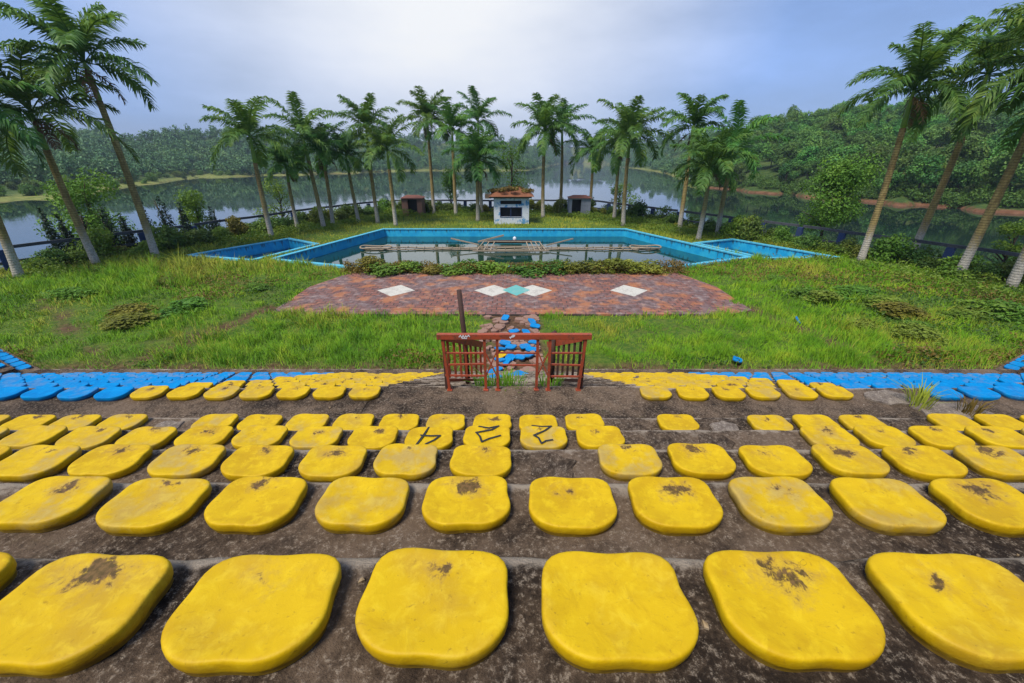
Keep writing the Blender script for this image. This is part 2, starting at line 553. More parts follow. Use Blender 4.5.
a.data.foreach_set('value', bank.ravel().astype(np.float32))
a = me.attributes.new('red', 'FLOAT', 'POINT')
a.data.foreach_set('value', np.where(isleft, np.clip((5 + wj - DD) / 3, 0, .6), 1.0).ravel().astype(np.float32))
tag(link('terrain', me), kind='structure')


# ------------------------------------------------------------------ water
def mat_water(name, deep, bscale, bstr, ior, rough=.01):
    T = NT(name)
    co = T.coord('Object')
    n = T.noise(T.mapping(co, (1, .35, 1)), bscale, 3, .5)
    patch = T.smooth(T.noise(co, bscale * .06, 3, .5), .45, .6)
    return T.done(T.principled(Base_Color=deep, Roughness=T.math('ADD', rough, T.math('MULTIPLY', patch, .05)), IOR=ior, Specular_IOR_Level=.5, Normal=T.bump(n, bstr, .05)))


LAKE_M = mat_water('lake_water', (.012, .028, .022), .55, .10, 1.75)
POOL_M = mat_water('pool_water', (.008, .040, .026), 2.0, .04, 1.85, .0)
V = [(1600 * math.sin(t), 1600 * math.cos(t), WATER_Z) for t in np.linspace(0, 2 * math.pi, 65)[:-1]]
mb = MB().add(V, [tuple(range(64))[::-1]])
tag(mb.build('lake', LAKE_M), kind='structure')
PW = -.62
mb = MB().add([(x, y, PW) for x, y in POOL], [tuple(range(len(POOL)))[::-1]])
tag(mb.build('pool_water', POOL_M), kind='structure')
for pl in (SIDE_L, SIDE_R):
    mb = MB().add([(x, y, -.72) for x, y in pl], [tuple(range(4))[::-1] if pl is SIDE_L else tuple(range(4))])
    tag(mb.build('shallow_water', mat_water('side_basin_water', (.010, .05, .11), 2.5, .03, 1.5)), kind='structure')

# ------------------------------------------------------------------ pools: walls and coping
T = NT('pool_blue_paint')
co = T.coord('Object')
sep = T.n('ShaderNodeSeparateXYZ', {0: co})
n1 = T.noise(co, 1.4, 6, .65)
n2 = T.noise(co, 9, 6, .7)
drip = T.noise(T.mapping(co, (1.7, 1.7, .06)), 2.2, 5, .7)
hz = T.smooth(sep.outputs[2], -.5, 0.02)
col = T.mix(T.smooth(n1, .38, .66), (.006, .36, .66), (.03, .48, .72))
col = T.mix(T.math('MULTIPLY', T.smooth(T.math('ADD', drip, T.math('MULTIPLY', hz, .14)), .63, .70), .75), col, (.03, .07, .09))
wl = T.smooth(T.math('ADD', sep.outputs[2], T.math('MULTIPLY', n2, .2)), -.48, -.66)
col = T.mix(T.math('MULTIPLY', wl, .8), col, (.012, .12, .16))
col = T.mix(T.math('MULTIPLY', T.smooth(n2, .6, .72), .5), col, (.08, .22, .26))
POOL_PAINT = T.done(T.principled(Base_Color=col, Roughness=.6, Normal=T.bump(n2, .4, .02)))
T = NT('pool_coping_paint')
co = T.coord('Object')
n2 = T.noise(co, 4, 7, .7)
col = T.mix(T.smooth(n2, .36, .62), (.04, .36, .55), (.12, .50, .62))
col = T.mix(T.smooth(n2, .58, .70), col, (.10, .12, .10))
COPING = T.done(T.principled(Base_Color=col, Roughness=.7, Normal=T.bump(n2, .5, .02)))


def offset_poly(poly, d):
    n = len(poly)
    ar = sum(poly[i][0] * poly[(i + 1) % n][1] - poly[(i + 1) % n][0] * poly[i][1] for i in range(n))
    sg = 1 if ar > 0 else -1
    out = []
    for i in range(n):
        p0, p1, p2 = (Vector(poly[(i + k) % n][:2]) for k in (-1, 0, 1))
        a, b = (p1 - p0).normalized(), (p2 - p1).normalized()
        na, nb = Vector((a.y, -a.x)) * sg, Vector((b.y, -b.x)) * sg
        m = (na + nb).normalized()
        out.append(tuple(p1 + m * d / max(.3, m.dot(na))))
    return out


def basin(name, poly, depth, label, cop_w=.30, top=.07):
    root = empty(name, (poly[0][0], poly[0][1], 0))
    tag(root, label, 'pool')
    L = Vector((poly[0][0], poly[0][1], 0))
    o = offset_poly(poly, .25)
    n = len(poly)
    mb = MB()
    V, Fs = [], []
    for zz, pl in ((-depth, poly), (top - .02, poly), (top - .02, o), (-depth, o)):
        V += [Vector((x, y, zz)) - L for x, y in pl]
    for k in range(3):
        for i in range(n):
            j = (i + 1) % n
            Fs.append((k * n + i, k * n + j, (k + 1) * n + j, (k + 1) * n + i))
    wall = mb.add(V, Fs).build('wall', POOL_PAINT, root)
    o1, o2 = offset_poly(poly, -.05), offset_poly(poly, cop_w)
    V, Fs = [], []
    for zz, pl in ((top - .03, o1), (top + .05, o1), (top + .05, o2), (-.2, o2)):
        V += [Vector((x, y, zz)) - L for x, y in pl]
    for k in range(3):
        for i in range(n):
            j = (i + 1) % n
            Fs.append((k * n + i, k * n + j, (k + 1) * n + j, (k + 1) * n + i))
    MB().add(V, Fs).build('coping', COPING, root)
    return root


basin('swimming_pool', POOL, 2.4, 'large light blue pool filled with still dark water behind the brick terrace')
basin('paddling_pool', SIDE_L, 1.45, 'small blue side pool with dark floor, left of the large pool', .3)
basin('paddling_pool', SIDE_R, 1.45, 'small blue side pool with dark floor, right of the large pool', .3)

# fallen pipe frame floating in the pool
WOOD = mat_paint('weathered_bamboo', (.36, .28, .19), (.13, .085, .05), .6, 8, .85)
PIPE_Y = 33.6
root = empty('floating_frame', (0, PIPE_Y, PW))
tag(root, 'long floating raft of weathered poles with collapsed crate frame lying in the pool', 'raft')
for s, z in ((-.34, .07), (.34, .08)):
    pts = [(x, s + .08 * math.sin(x * .7 + s * 5), z + .02 * math.sin(x * 1.9)) for x in np.linspace(-12.4, 12.3, 60)]
    MB().tube(pts, .055, 8).build('pole', WOOD, root, True)
for x in np.arange(-11.8, 12, .75):
    MB().tube([(x, -.5, .15), (x + random.uniform(-.15, .15), .5, .16)], .025, 6).build('crosspiece', WOOD, root, True)
for cx in (-11.4, 11.2):
    pts = [(cx + 1.3 * math.cos(t), .62 * math.sin(t) + (.1 if cx > 0 else 0), .2 + .05 * math.sin(3 * t)) for t in np.linspace(0, 2 * math.pi, 28)]
    MB().tube(pts, .06, 8).build('ring', WOOD, root, True)
mb = MB()
for x in (-2.6, -2.1, -1.6, 1.3, 1.7, 2.1, 2.5):
    mb.bar((x * 1.12, -1.0, .05), (x * .92, .5, .56), .07, .05)
mb.bar((-3.2, -1.1, .12), (3.0, -1.1, .12), .10, .08)
mb.bar((-2.4, .5, .58), (2.4, .5, .55), .08, .08)
mb.bar((-2.8, -.3, .33), (2.7, -.3, .31), .06, .06)
mb.bar((-2.9, .7, .5), (-.7, 1.0, 1.0), .12, .12)
mb.bar((2.9, .2, .3), (5.2, .8, .75), .09, .09)
mb.bar((-5.2, .9, .75), (-2.8, .2, .35), .09, .09)
mb.build('ladder_frame', WOOD, root)
MB().box((-2.1, .56, .42), (1.7, .62, .66)).build('rusty_plate', RUST, root, bevel=.01)
mb = MB()
for k in range(6):
    a0 = math.pi * k / 6
mb.tube([(.22, .72, .5), (.22, .72, .66), (.22, .72, .78), (.22, .72, .88), (.22, .72, .94)], [.08, .13, .16, .12, .03], 12)
mb.build('white_float', mat_paint('dirty_white_plastic', (.75, .77, .8), (.4, .4, .4), .4), root, True)

# ------------------------------------------------------------------ brick terrace with diamonds
T = NT('terrace_bricks')
co = T.coord('Object')
warp = T.n('ShaderNodeVectorMath', {0: co, 1: T.n('ShaderNodeVectorMath', {0: T.noise(co, .9, 3, .5, 0, 'Color'), 'Scale': .10}, operation='SCALE').outputs[0]}, operation='ADD').outputs[0]
br = T.n('ShaderNodeTexBrick', {'Vector': warp, 'Scale': 1.0, 'Mortar Size': .028, 'Mortar Smooth': .4, 'Bias': -.1, 'Brick Width': .44, 'Row Height': .30,
                                'Color1': (.27, .10, .065, 1), 'Color2': (.13, .065, .062, 1), 'Mortar': (.055, .04, .032, 1)})
n1 = T.noise(co, .45, 6, .65, .5)
n2 = T.noise(co, 3.2, 7, .72)
n3 = T.noise(co, 24, 5, .7)
col = T.mix(T.math('MULTIPLY', T.smooth(T.math('ADD', n1, T.math('MULTIPLY', T.math('SUBTRACT', n2, .5), .5)), .42, .60), .85), br.outputs['Color'], T.mix(T.smooth(n2, .35, .65), (.10, .065, .062), (.24, .17, .16)))
col = T.mix(T.math('MULTIPLY', T.smooth(T.noise(co, .8, 5, .6), .50, .62), .75), col, (.42, .15, .05))
col = T.mix(T.math('MULTIPLY', T.smooth(n2, .57, .66), .75), col, (.33, .26, .21))
col = T.mix(T.math('MULTIPLY', T.smooth(n2, .42, .30), .7), col, (.035, .03, .025))
col = T.mix(T.math('MULTIPLY', T.smooth(n3, .60, .74), .4), col, (.05, .05, .02))
STAGE_M = T.done(T.principled(Base_Color=col, Roughness=.85, Normal=T.bump(T.math('ADD', br.outputs['Fac'], T.math('MULTIPLY', n3, -.6)), .7, -.02)))
root = empty('brick_terrace', (0, 20, 0))
tag(root, 'worn red brick terrace inlaid with pale diamonds between bleachers and pool', 'terrace')
n = len(STAGE)
V = [(x, y - 20, z) for z in (-.1, .06) for x, y in STAGE]
Fs = [tuple(range(n, 2 * n))] + [(i, (i + 1) % n, n + (i + 1) % n, n + i) for i in range(n)]
MB().add(V, Fs).build('paving', STAGE_M, root)
DWHITE = mat_paint('dirty_white_tiles', (.60, .56, .47), (.30, .26, .22), .7, 2.2, .7)
DTEAL = mat_paint('teal_tiles', (.12, .42, .38), (.38, .45, .40), .5, 2.2, .7)


def diamond(cx, cy, rx, ry, z, m, name, label=None):
    V = [(cx - rx, cy, 0), (cx, cy - ry, 0), (cx + rx, cy, 0), (cx, cy + ry, 0)]
    V = [(x, y - 20, z) for x, y, _ in V]
    o = MB().add(V, [(0, 1, 2, 3)]).build(name, m, root)
    if label:
        o['label'] = label


for cx in (-6.0, 6.05, -.98, 1.1):
    diamond(cx, 19.85, .98, 1.0, 0.064, DWHITE, 'diamond', 'dirty white tiled diamond')
diamond(.22, 19.9, .72, .95, 0.068, DTEAL, 'diamond', 'teal tiled diamond between two white ones')


# ------------------------------------------------------------------ bleachers
S = .495
X0 = -.212
SEAT_T = .062


def row_y(k):
    return .695 + .70 * (k - 1) if k <= 5 else 4.71 + .70 * (k - 6)


def row_h(k):
    return 1.10 + .36 * (k - 1) if k <= 5 else 2.90 + .36 * (k - 6)


def row_top(k):
    return CAMZ - row_h(k) - SEAT_T


bl = empty('concrete_bleachers', (0, 0, 0))
tag(bl, 'stained concrete bleachers stepping down from the viewer to the overgrown field', 'bleachers')


def tier(name, x0, x1, y0, y1, zt, zb, step=.11, parent=bl, mat=CONC, amp=1.0):
    """tread with uneven top and chipped nosing"""
    nx_ = max(2, int((x1 - x0) / step))
    ys = np.array([y0, y0 + .02, *np.linspace(y0 + .1, y1 - .06, max(3, int((y1 - y0) / .1))), y1 - .025, y1 - .006, y1])
    xs = np.linspace(x0, x1, nx_)
    gx_, gy_ = np.meshgrid(xs, ys)
    gz = zt + amp * (.003 * wob(gx_, gy_, 9, zt) + .002 * RNG.standard_normal(gx_.shape))
    gz[-1] -= .05
    gz[-2] -= .014
    chip = np.clip(wob(xs, xs * 0 + zt * 9, 3.1, zt) - .6, 0, 1) * .05 * amp
    gy_[-3:] -= chip + .004 * RNG.standard_normal(nx_)
    gz[-1] -= chip * .3
    # front and ends
    gx_ = np.vstack([gx_, xs])
    gy_ = np.vstack([gy_, np.full(nx_, y1)])
    gz = np.vstack([gz, np.full(nx_, zb)])
    ii = np.arange(gx_.size).reshape(gx_.shape)
    Q = np.stack([ii[:-1, :-1], ii[:-1, 1:], ii[1:, 1:], ii[1:, :-1]], -1).reshape(-1, 4)
    V = np.stack([gx_, gy_, gz], -1).reshape(-1, 3)
    b = len(V)
    V = np.vstack([V, [(x0, y0, zb), (x1, y0, zb)]])
    ends = [[*ii[:, 0][::-1], b][::1], [*ii[:, -1], b + 1]]
    me = bpy.data.meshes.new(name)
    me.from_pydata([tuple(p) for p in V], [], [tuple(q) for q in Q] + [tuple(e) for e in ends])
    me.materials.append(mat)
    me.polygons.foreach_set('use_smooth', np.ones(len(me.polygons), bool))
    at_ = me.attributes.new('edge', 'FLOAT', 'POINT')
    ev = np.zeros(gx_.shape, np.float32)
    ev[-6:-1] = np.array([.25, .5, .8, 1, 1])[:, None] * (.85 + .3 * wob(xs, xs * 0, 2.3, zt)[None, :])
    at_.data.foreach_set('value', np.concatenate([ev.ravel(), np.zeros(2, np.float32)]))
    dv = np.clip(1 - (gy_ - y0) / .38, 0, 1) * (gy_ > y0 - 1)  # painted shade, strongest at the back of the tread below the previous nosing
    at2 = me.attributes.new('shade_band', 'FLOAT', 'POINT')
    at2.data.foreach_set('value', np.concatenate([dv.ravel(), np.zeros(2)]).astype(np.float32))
    return link(name, me, parent)


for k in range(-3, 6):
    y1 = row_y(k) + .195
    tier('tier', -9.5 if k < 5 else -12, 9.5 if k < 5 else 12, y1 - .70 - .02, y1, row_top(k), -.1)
# walkway (wide tread of row six) with a landing that carries the gate
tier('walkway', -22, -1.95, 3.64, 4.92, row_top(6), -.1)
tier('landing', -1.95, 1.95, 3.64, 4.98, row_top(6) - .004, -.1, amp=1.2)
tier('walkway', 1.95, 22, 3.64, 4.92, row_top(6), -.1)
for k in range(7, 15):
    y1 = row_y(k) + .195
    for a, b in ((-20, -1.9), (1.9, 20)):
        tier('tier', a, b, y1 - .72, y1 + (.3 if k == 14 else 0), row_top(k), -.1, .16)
# central stair
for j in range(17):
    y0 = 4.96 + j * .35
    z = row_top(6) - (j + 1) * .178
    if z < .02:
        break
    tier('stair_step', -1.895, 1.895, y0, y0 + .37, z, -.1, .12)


# ---- seat pads
def seat_mesh(seed, mat):
    rg = np.random.default_rng(seed)
    n = 56
    th = np.linspace(0, 2 * math.pi, n, endpoint=False)
    a, b = .203, .156
    p = 3.45 + .95 * np.tanh(np.sin(th) * 3)
    r = 1 / (np.abs(np.cos(th) / a) ** p + np.abs(np.sin(th) / b) ** p) ** (1 / p)
    x, y = r * np.cos(th), r * np.sin(th)
    # waist on the flanks near the far corners, shallow dips on front and back edges
    fl = np.exp(-((y - .045) / .038) ** 2) * (np.abs(x) > .12)
    x = x * (1 - .026 * fl * np.where(x > 0, 1 + .4 * rg.standard_normal(), 1 + .4 * rg.standard_normal()))
    x = x * (1 + .018 * np.exp(-((y + .05) / .05) ** 2))
    dip = np.exp(-(x / .075) ** 2)
    y = np.where(y > .1, y - .010 * dip, np.where(y < -.1, y + .010 * dip * rg.uniform(.6, 1.5), y))
    x = x * (1 + .008 * np.sin(3 * th + rg.uniform(0, 6)))
    y = y * (1 + .010 * np.sin(2 * th + rg.uniform(0, 6)))
    rings = [(.955, -.064), (.96, -.050), (.978, -.044), (.993, -.036), (1.0, -.020), (.999, -.009), (.990, -.0025), (.968, .0012), (.93, .0022), (.86, .0012), (.72, -.003), (.52, -.006), (.32, -.008), (.14, -.008)]
    V = []
    for s, z in rings:
        zz = z + SEAT_T + (0 if z < -.05 else .0022 * np.sin(x * s * 23 + seed) * np.cos(y * s * 19 - seed))
        V.append(np.stack([x * s, y * s, np.broadcast_to(zz, x.shape)], -1))
    V = np.concatenate(V)
    m = len(rings)
    Q = [[k * n + i, k * n + (i + 1) % n, (k + 1) * n + (i + 1) % n, (k + 1) * n + i] for k in range(m - 1) for i in range(n)]
    V = np.vstack([V, [0, 0, SEAT_T - .008]])
    Tt = [[(m - 1) * n + i, (m - 1) * n + (i + 1) % n, len(V) - 1] for i in range(n)]
    return V, np.array(Q), np.array(Tt)


SEAT_GEO = [seat_mesh(s, None) for s in range(5)]
SEAT_ME = {'y': [mesh_np('seat_pad', V, [Q, Tt], YEL, True) for V, Q, Tt in SEAT_GEO], 'b': [mesh_np('seat_pad', V, [Q, Tt], BLU, True) for V, Q, Tt in SEAT_GEO]}
ORD = ['zeroth', 'first', 'second', 'third', 'fourth', 'fifth', 'sixth', 'seventh', 'eighth', 'ninth', 'tenth', 'eleventh', 'twelfth', 'thirteenth', 'fourteenth', 'fifteenth', 'sixteenth', 'seventeenth',
       'eighteenth', 'nineteenth', 'twentieth', 'twenty-first', 'twenty-second', 'twenty-third', 'twenty-fourth', 'twenty-fifth', 'twenty-sixth', 'twenty-seventh', 'twenty-eighth', 'twenty-ninth', 'thirtieth']


def place_seat(x, y, ztop, colour, label, group, stain=0., fade=0., rz=0., tilt=(0, 0), sx=None):
    o = link('yellow_seat' if colour == 'y' else 'blue_seat', random.choice(SEAT_ME[colour]))
    o.location = (x, y, ztop)
    o.rotation_euler = (tilt[0], tilt[1], rz)
    o['stain'] = float(stain)
    o['stain_x'] = float(random.uniform(-.03, .03) if sx is None else sx)
    o['fade'] = float(fade if colour == 'y' else fade * .3)
    if colour == 'b':
        o['stain'] = 0.0
    tag(o, label, 'seat', group)
    return o


STAINS = {1: {-3: .3, -2: .85, -1: .4, 0: .25, 1: .02, 2: .8, 3: .25}, 2: {-4: .55, -3: .2, -2: .5, -1: .03, 0: .9, 1: .35, 2: .65, 3: .25, 4: .08, 5: 1.0},
          3: {-6: .3, -5: .85, -4: .4, -3: .35, -2: .6, -1: .15, 0: .6, 2: .25, 3: .7, 4: .55, 5: .8, 6: .7, 7: .9}, 4: {-7: .25, -6: .5, -5: .7, 6: .6, 7: .3, 8: .3, 9: .5}, 5: {}}
MISSING = {1: (), 2: (), 3: (1,), 4: (3, 4, 5), 5: (3, 5, 9, -7)}
ROWNAME = {1: 'nearest row', 2: 'second row from viewer', 3: 'third row from viewer', 4: 'fourth row from viewer', 5: 'row along the walkway'}
GRAF = {(4, -1): ([[(172, 140), (150, 185), (130, 222)], [(138, 178), (195, 182), (250, 182), (222, 202), (180, 220)]], 190), (4, 0): ([[(462, 143), (520, 150), (578, 140), (540, 158), (450, 172), (475, 190), (490, 215), (530, 200), (592, 186)]], 515),
        (4, 1): ([[(778, 135), (835, 140), (890, 138), (850, 160), (785, 183), (810, 195), (825, 222), (850, 210), (888, 205)]], 840)}
n_up = 0


def ribbon(lines, w, z, mat, name, parent, plane='xy'):
    mb = MB()
    for ln in lines:
        for p, q in zip(ln[:-1], ln[1:]):
            d = Vector((q[0] - p[0], q[1] - p[1])).normalized()
            nn = Vector((-d.y, d.x)) * w / 2
            e = d * w * .35
            pts = [(p[0] - e.x - nn.x, p[1] - e.y - nn.y), (q[0] + e.x - nn.x, q[1] + e.y - nn.y), (q[0] + e.x + nn.x, q[1] + e.y + nn.y), (p[0] - e.x + nn.x, p[1] - e.y + nn.y)]
            zz = z + random.uniform(0, .0012)
            V = [(x, y, zz) for x, y in pts] if plane == 'xy' else [(x, zz, y) for x, y in pts]
            mb.add(V, [(0, 1, 2, 3)])
    return mb.build(name, mat, parent)


for k in range(1, 6):
    t = row_h(k) / .0001
    cand = []
    for i in range(-16, 17):
        x = X0 + i * S
        dep = row_y(k) * CS + row_h(k) * SN
        u = 512 + F * x / dep
        if (-125 if k == 1 else -45) < u < (1100 if k == 1 else 1069) and i not in MISSING[k]:
            cand.append(i)
    for pos, i in enumerate(cand):
        st = STAINS[k].get(i)
        if st is None:
            st = random.choice([0, .1, .15, .25, .35, .5])
        fade = random.choice([0, 0, .3, .6, .9]) if k > 1 else random.choice([0, .15])
        if (k, i) in ((3, -1), (3, -6), (4, -6), (2, -4)):
            fade = .9
        des = 'with large dark stain' if st > .7 else 'with small brown stain' if st > .3 else 'chalky faded' if fade > .5 else 'clean' if st < .1 else 'faintly marked'
        if (k, i) in GRAF:
            des = 'with black painted scrawl'
        a = f'yellow seat pad {des}' if 'with' in des else f'{des} yellow seat pad'
        if pos < (len(cand) + 1) // 2:
            where = f'{ORD[pos + 1]} from left'
        else:
            where = f'{ORD[len(cand) - pos]} from right'
        o = place_seat(X0 + i * S + random.uniform(-.012, .012), row_y(k) + random.uniform(-.012, .012), row_top(k) + .004, 'y', f'{a}, {ROWNAME[k]}, {where}', 'yellow seats on the upper bleachers', st, fade,
                       random.uniform(-.035, .035), (random.uniform(-.02, .02), random.uniform(-.02, .02)))
        n_up += 1
        if (k, i) in GRAF:
            lines, cx = GRAF[(k, i)]
            ribbon([[((px - cx) / 135 * .205, (187 - py) / 57 * .165) for px, py in ln] for ln in lines], .017, SEAT_T + .004, BLACK, 'graffiti', o)

# lower bleachers: yellow middle block, blue flanks, gap for the stair
n_low = 0
rest = []
for k in range(6, 15):
    dep = row_y(k) * CS + row_h(k) * SN
    for side in (-1, 1):
        j = 0
        for m in range(4, 60):
            x = side * (m * S + .02) - .02
            u = 512 + F * x / dep
            if not (-30 < u < 1054):
                continue
            j = m - 3
            colour = 'y' if abs(x) < 5.42 else 'b'
            if k == 6 and side == 1 and 4.75 < x < 5.75:
                continue
            if k == 14 and abs(x) > 13.3 or k == 13 and abs(x) > 14.6:
                continue
            if random.random() < .02 and k != 6:
                continue
            if k == 14 and -4.1 < x < -3.1:
                continue
            px, py = x + random.uniform(-.012, .012), row_y(k) + random.uniform(-.012, .012)
            if k == 6:
                py -= .02
            rz = random.uniform(-.04, .04)
            if k <= 10:
                row = 'first row below the walkway' if k == 6 else f'{ORD[k - 5]} row below the walkway'
                lab = f'{"yellow" if colour == "y" else "blue"} seat pad in {row}, {ORD[j]} {"left" if side < 0 else "right"} of the stair gap'
                place_seat(px, py, row_top(k) + .004, colour, lab, f'{"yellow" if colour == "y" else "blue"} seats on the lower bleachers', random.choice([0, 0, .2, .4, .6]), random.choice([0, .4, .8]), rz, (random.uniform(-.02, .02), random.uniform(-.02, .02)))
                n_low += 1
            else:
                rest.append((px, py, row_top(k) + .004, rz, colour))
print('seats upper', n_up, 'lower', n_low, 'rest', len(rest))
Vs, Qs, Ts, mi, off = [], [], [], [], 0
tri_mi = []
for (x, y, z, rz, colour) in rest:
    V, Q, Tt = SEAT_GEO[random.randrange(5)]
    c, s = math.cos(rz), math.sin(rz)
    W = V @ np.array([[c, s, 0], [-s, c, 0], [0, 0, 1]]) + (x, y, z)
    Vs.append(W)
    Qs.append(Q + off)
    Ts.append(Tt + off)
    mi += [0 if colour == 'y' else 1] * len(Q)
    tri_mi += [0 if colour == 'y' else 1] * len(Tt)
    off += len(V)
me = mesh_np('distant_seats', np.concatenate(Vs), [np.concatenate(Qs), np.concatenate(Ts)], [YEL, BLU], True)
me.polygons.foreach_set('material_index', np.array(mi + tri_mi, np.int32))
o = tag(link('distant_seats', me), 'yellow and blue seat pads of the lowest bleacher rows beside the field', 'seats', kind='stuff')
o['stain'], o['fade'], o['stain_x'] = 0.0, .5, 0.0

# wing flights at both ends with a few blue seats
for side, ox, oy in ((-1, -14.75, 10.95), (1, 15.1, 10.95)):
    ang = side * R(27)
    wroot = empty('bleacher_wing', (ox, oy, 0), ang)
    tag(wroot, f'short concrete bleacher wing carrying blue seats at the {"left" if side < 0 else "right"} edge of the field', 'bleachers')
    for r in range(3):
        yy = -r * .46
        mb = MB()
        x0, x1 = (-9, .2) if side < 0 else (-.2, 9)
        mb.box((x0, yy - .46, -.1), (x1, yy - .004, .30 + r * .26))
        mb.build('tier', CONC, wroot)
    for r in range(2):
        for m in range(9):
            lx = side * (.35 + m * .47)
            ly = -.235 - r * .46
            wx = ox + lx * math.cos(ang) - ly * math.sin(ang)
            wy = oy + lx * math.sin(ang) + ly * math.cos(ang)
            dep = wy * CS + (CAMZ - .3) * SN
            u = 512 + F * wx / dep
            if not -20 < u < 1044:
                continue
            place_seat(wx, wy, .304 + r * .26, 'b', f'blue seat pad on the {"left" if side < 0 else "right"} wing flight, {ORD[r + 1]} row up, {ORD[m + 1]} from the corner', 'blue seats on the wing flights', random.choice([0, .2]), .3, ang + random.uniform(-.05, .05))

# pale seat mounts left where pads are gone
for k, i in ((3, 1), (4, 3), (4, 4), (5, 3), (5, 5), (5, 9), (5, -7)):
    x = X0 + i * S
    mb = MB()
    V = []
    nn = 14
    for q in range(nn):
        t = 2 * math.pi * q / nn
        rr = .14 * random.uniform(.75, 1.2)
        V.append((rr * 1.15 * math.cos(t), rr * math.sin(t)))
    mb.add([(a, b, -.02) for a, b in V] + [(a * .9, b * .9, .012) for a, b in V], [tuple(range(nn, 2 * nn))] + [(q, (q + 1) % nn, nn + (q + 1) % nn, nn + q) for q in range(nn)])
    o = mb.build('seat_mount', CONC_LIGHT if (k, i) in ((5, 5), (5, -7)) else CONC)
    o.location = (x, row_y(k) - .02, row_top(k) + .003)
    tag(o, f'bare concrete seat mount without its pad, {ROWNAME[k]}' + {(4, 3): ', nearer the gate', (4, 4): ', farther from the gate', (5, 3): ', nearest the gate', (5, 5): ', beside a lone yellow pad', (5, 9): ', far right', (5, -7): ', far left', (3, 1): ''}[(k, i)], 'seat mount', 'bare seat mounts')

# broken pale slab on the walkway at right, and one at left
def slab(cx, cy, z, rx, ry, h, seed, label):
    rg = random.Random(seed)
    nn = 16
    V = [((rx * rg.uniform(.7, 1.1)) * math.cos(2 * math.pi * q / nn), (ry * rg.uniform(.7, 1.1)) * math.sin(2 * math.pi * q / nn)) for q in range(nn)]
    mb = MB().add([(a, b, -.03) for a, b in V] + [(a, b, h * rg.uniform(.4, 1)) for a, b in V] + [(0, 0, h)],
                  [(q, (q + 1) % nn, nn + (q + 1) % nn, nn + q) for q in range(nn)] + [(nn + q, nn + (q + 1) % nn, 2 * nn) for q in range(nn)])
    o = mb.build('broken_slab', CONC_LIGHT)
    o.location = (cx, cy, z)
    tag(o, label, 'concrete slab')


slab(5.15, 4.62, row_top(6), .34, .2, .035, 3, 'broken pale concrete patch where the yellow and blue seats meet')
slab(5.65, 4.32, row_top(6), .5, .22, .03, 5, 'long broken pale concrete patch under dry weeds on the walkway')

# ------------------------------------------------------------------ gate
gz = row_top(6)
g = empty('gate_railing', (0, 4.85, gz))
tag(g, 'rusty red metal gate railing with slatted wings on the walkway landing', 'gate')
PX = [-.93, -.37, -.20, .345, .51, .985]
H = .79
MB().box((-1.0, -.035, H), (1.06, .03, H + .078)).build('top_beam', RED, g, bevel=.006)
for i, x in enumerate(PX):
    lean = {0: .05, 5: -.05}.get(i, 0)
    mb = MB().bar((x + lean, random.uniform(-.02, .02), -.02), (x, 0, H), .036, .036)
    mb.bar((x + lean - .035, 0, .004), (x + lean + .035, 0, .004), .07, .012)
    mb.build('post', RED, g)
for (a, b) in ((PX[0], PX[1]), (PX[4], PX[5])):
    for z in (.22, .40, .585):
        MB().bar((a, .004, z + random.uniform(-.012, .012)), (b, .004, z + random.uniform(-.012, .012)), .022).build('rail', RED, g)
for z in (.40, .585):
    MB().bar((PX[2], .002, z), (PX[3], .002, z - .01), .02).build('rail', RED, g)
for a, b in ((PX[1], PX[2]), (PX[3], PX[4])):
    MB().bar((a, .006, .20), (b, .006, .62), .016).bar((a, -.012, .62), (b, -.012, .20), .016).build('cross_brace', RED, g)
for s in (-1, 1):
    x0 = -.93 if s < 0 else .985
    x1 = -.50 if s < 0 else .60
    y0, y1 = .06, 1.15
    w = MB()
    w.bar((x0, y0, H + .0), (x1, y1, H - .62), .035, .10)
    w.build('wing_rail', RED, g)
    mb = MB()
    for q in range(7):
        f = (q + .6) / 7
        X_, Y_ = x0 + (x1 - x0) * f, y0 + (y1 - y0) * f
        zt = H - .62 * f
        mb.bar((X_, Y_, zt - .62 + .0), (X_, Y_, zt), .034, .018)
    mb.bar((x0, y0, .12), (x1, y1, -.50), .03, .04)
    mb.build('slats', RED if s < 0 else RUST, g)
MB().bar((-.93, .05, -.02), (-.93, .05, H), .04).build('hinge_post', RUST, g)
MB().bar((.985, .05, -.02), (.985, .05, H), .04).build('hinge_post', RUST, g)
ribbon([[(-.70, .835), (-.68, .86), (-.665, .82), (-.645, .858), (-.63, .822), (-.61, .855), (-.60, .83), (-.575, .86), (-.56, .838)], [(-.66, .815), (-.60, .812)]], .012, -.039, WHITE_MARK, 'graffiti', g, 'xz')
ribbon([[(-.02, .815), (.0, .85), (.03, .845), (.035, .86), (.01, .862)], [(-.03, .83), (.02, .835)]], .014, -.039, WHITE_MARK, 'graffiti', g, 'xz')
# leaning iron pole and a stub behind the gate
pb = at_y(468, 380, 5.65)
pt = at_y(459, 290, 5.65)
mb = MB().tube([(0, 0, -.1), ((pt.x - pb.x) * .5 + .012, .0, (pt.z - pb.z) * .5), (pt.x - pb.x, 0, pt.z - pb.z)], [.042, .040, .036], 10)
o = mb.build('iron_pole', RUST, None, True)
o.location = pb
tag(o, 'dark rusty iron pole leaning behind the left half of the red gate', 'pole')
pb = at_y(551, 380, 5.7)
mb = MB().tube([(0, 0, -.1), (.01, 0, .5), (.0, 0, .82)], [.05, .045, .04], 10)
mb.tube([(-.02, 0, .80), (.05, .02, .86)], [.05, .03], 8)
o = mb.build('iron_pole', RUST, None, True)
o.location = pb
tag(o, 'short broken iron stub behind the right half of the red gate', 'pole')

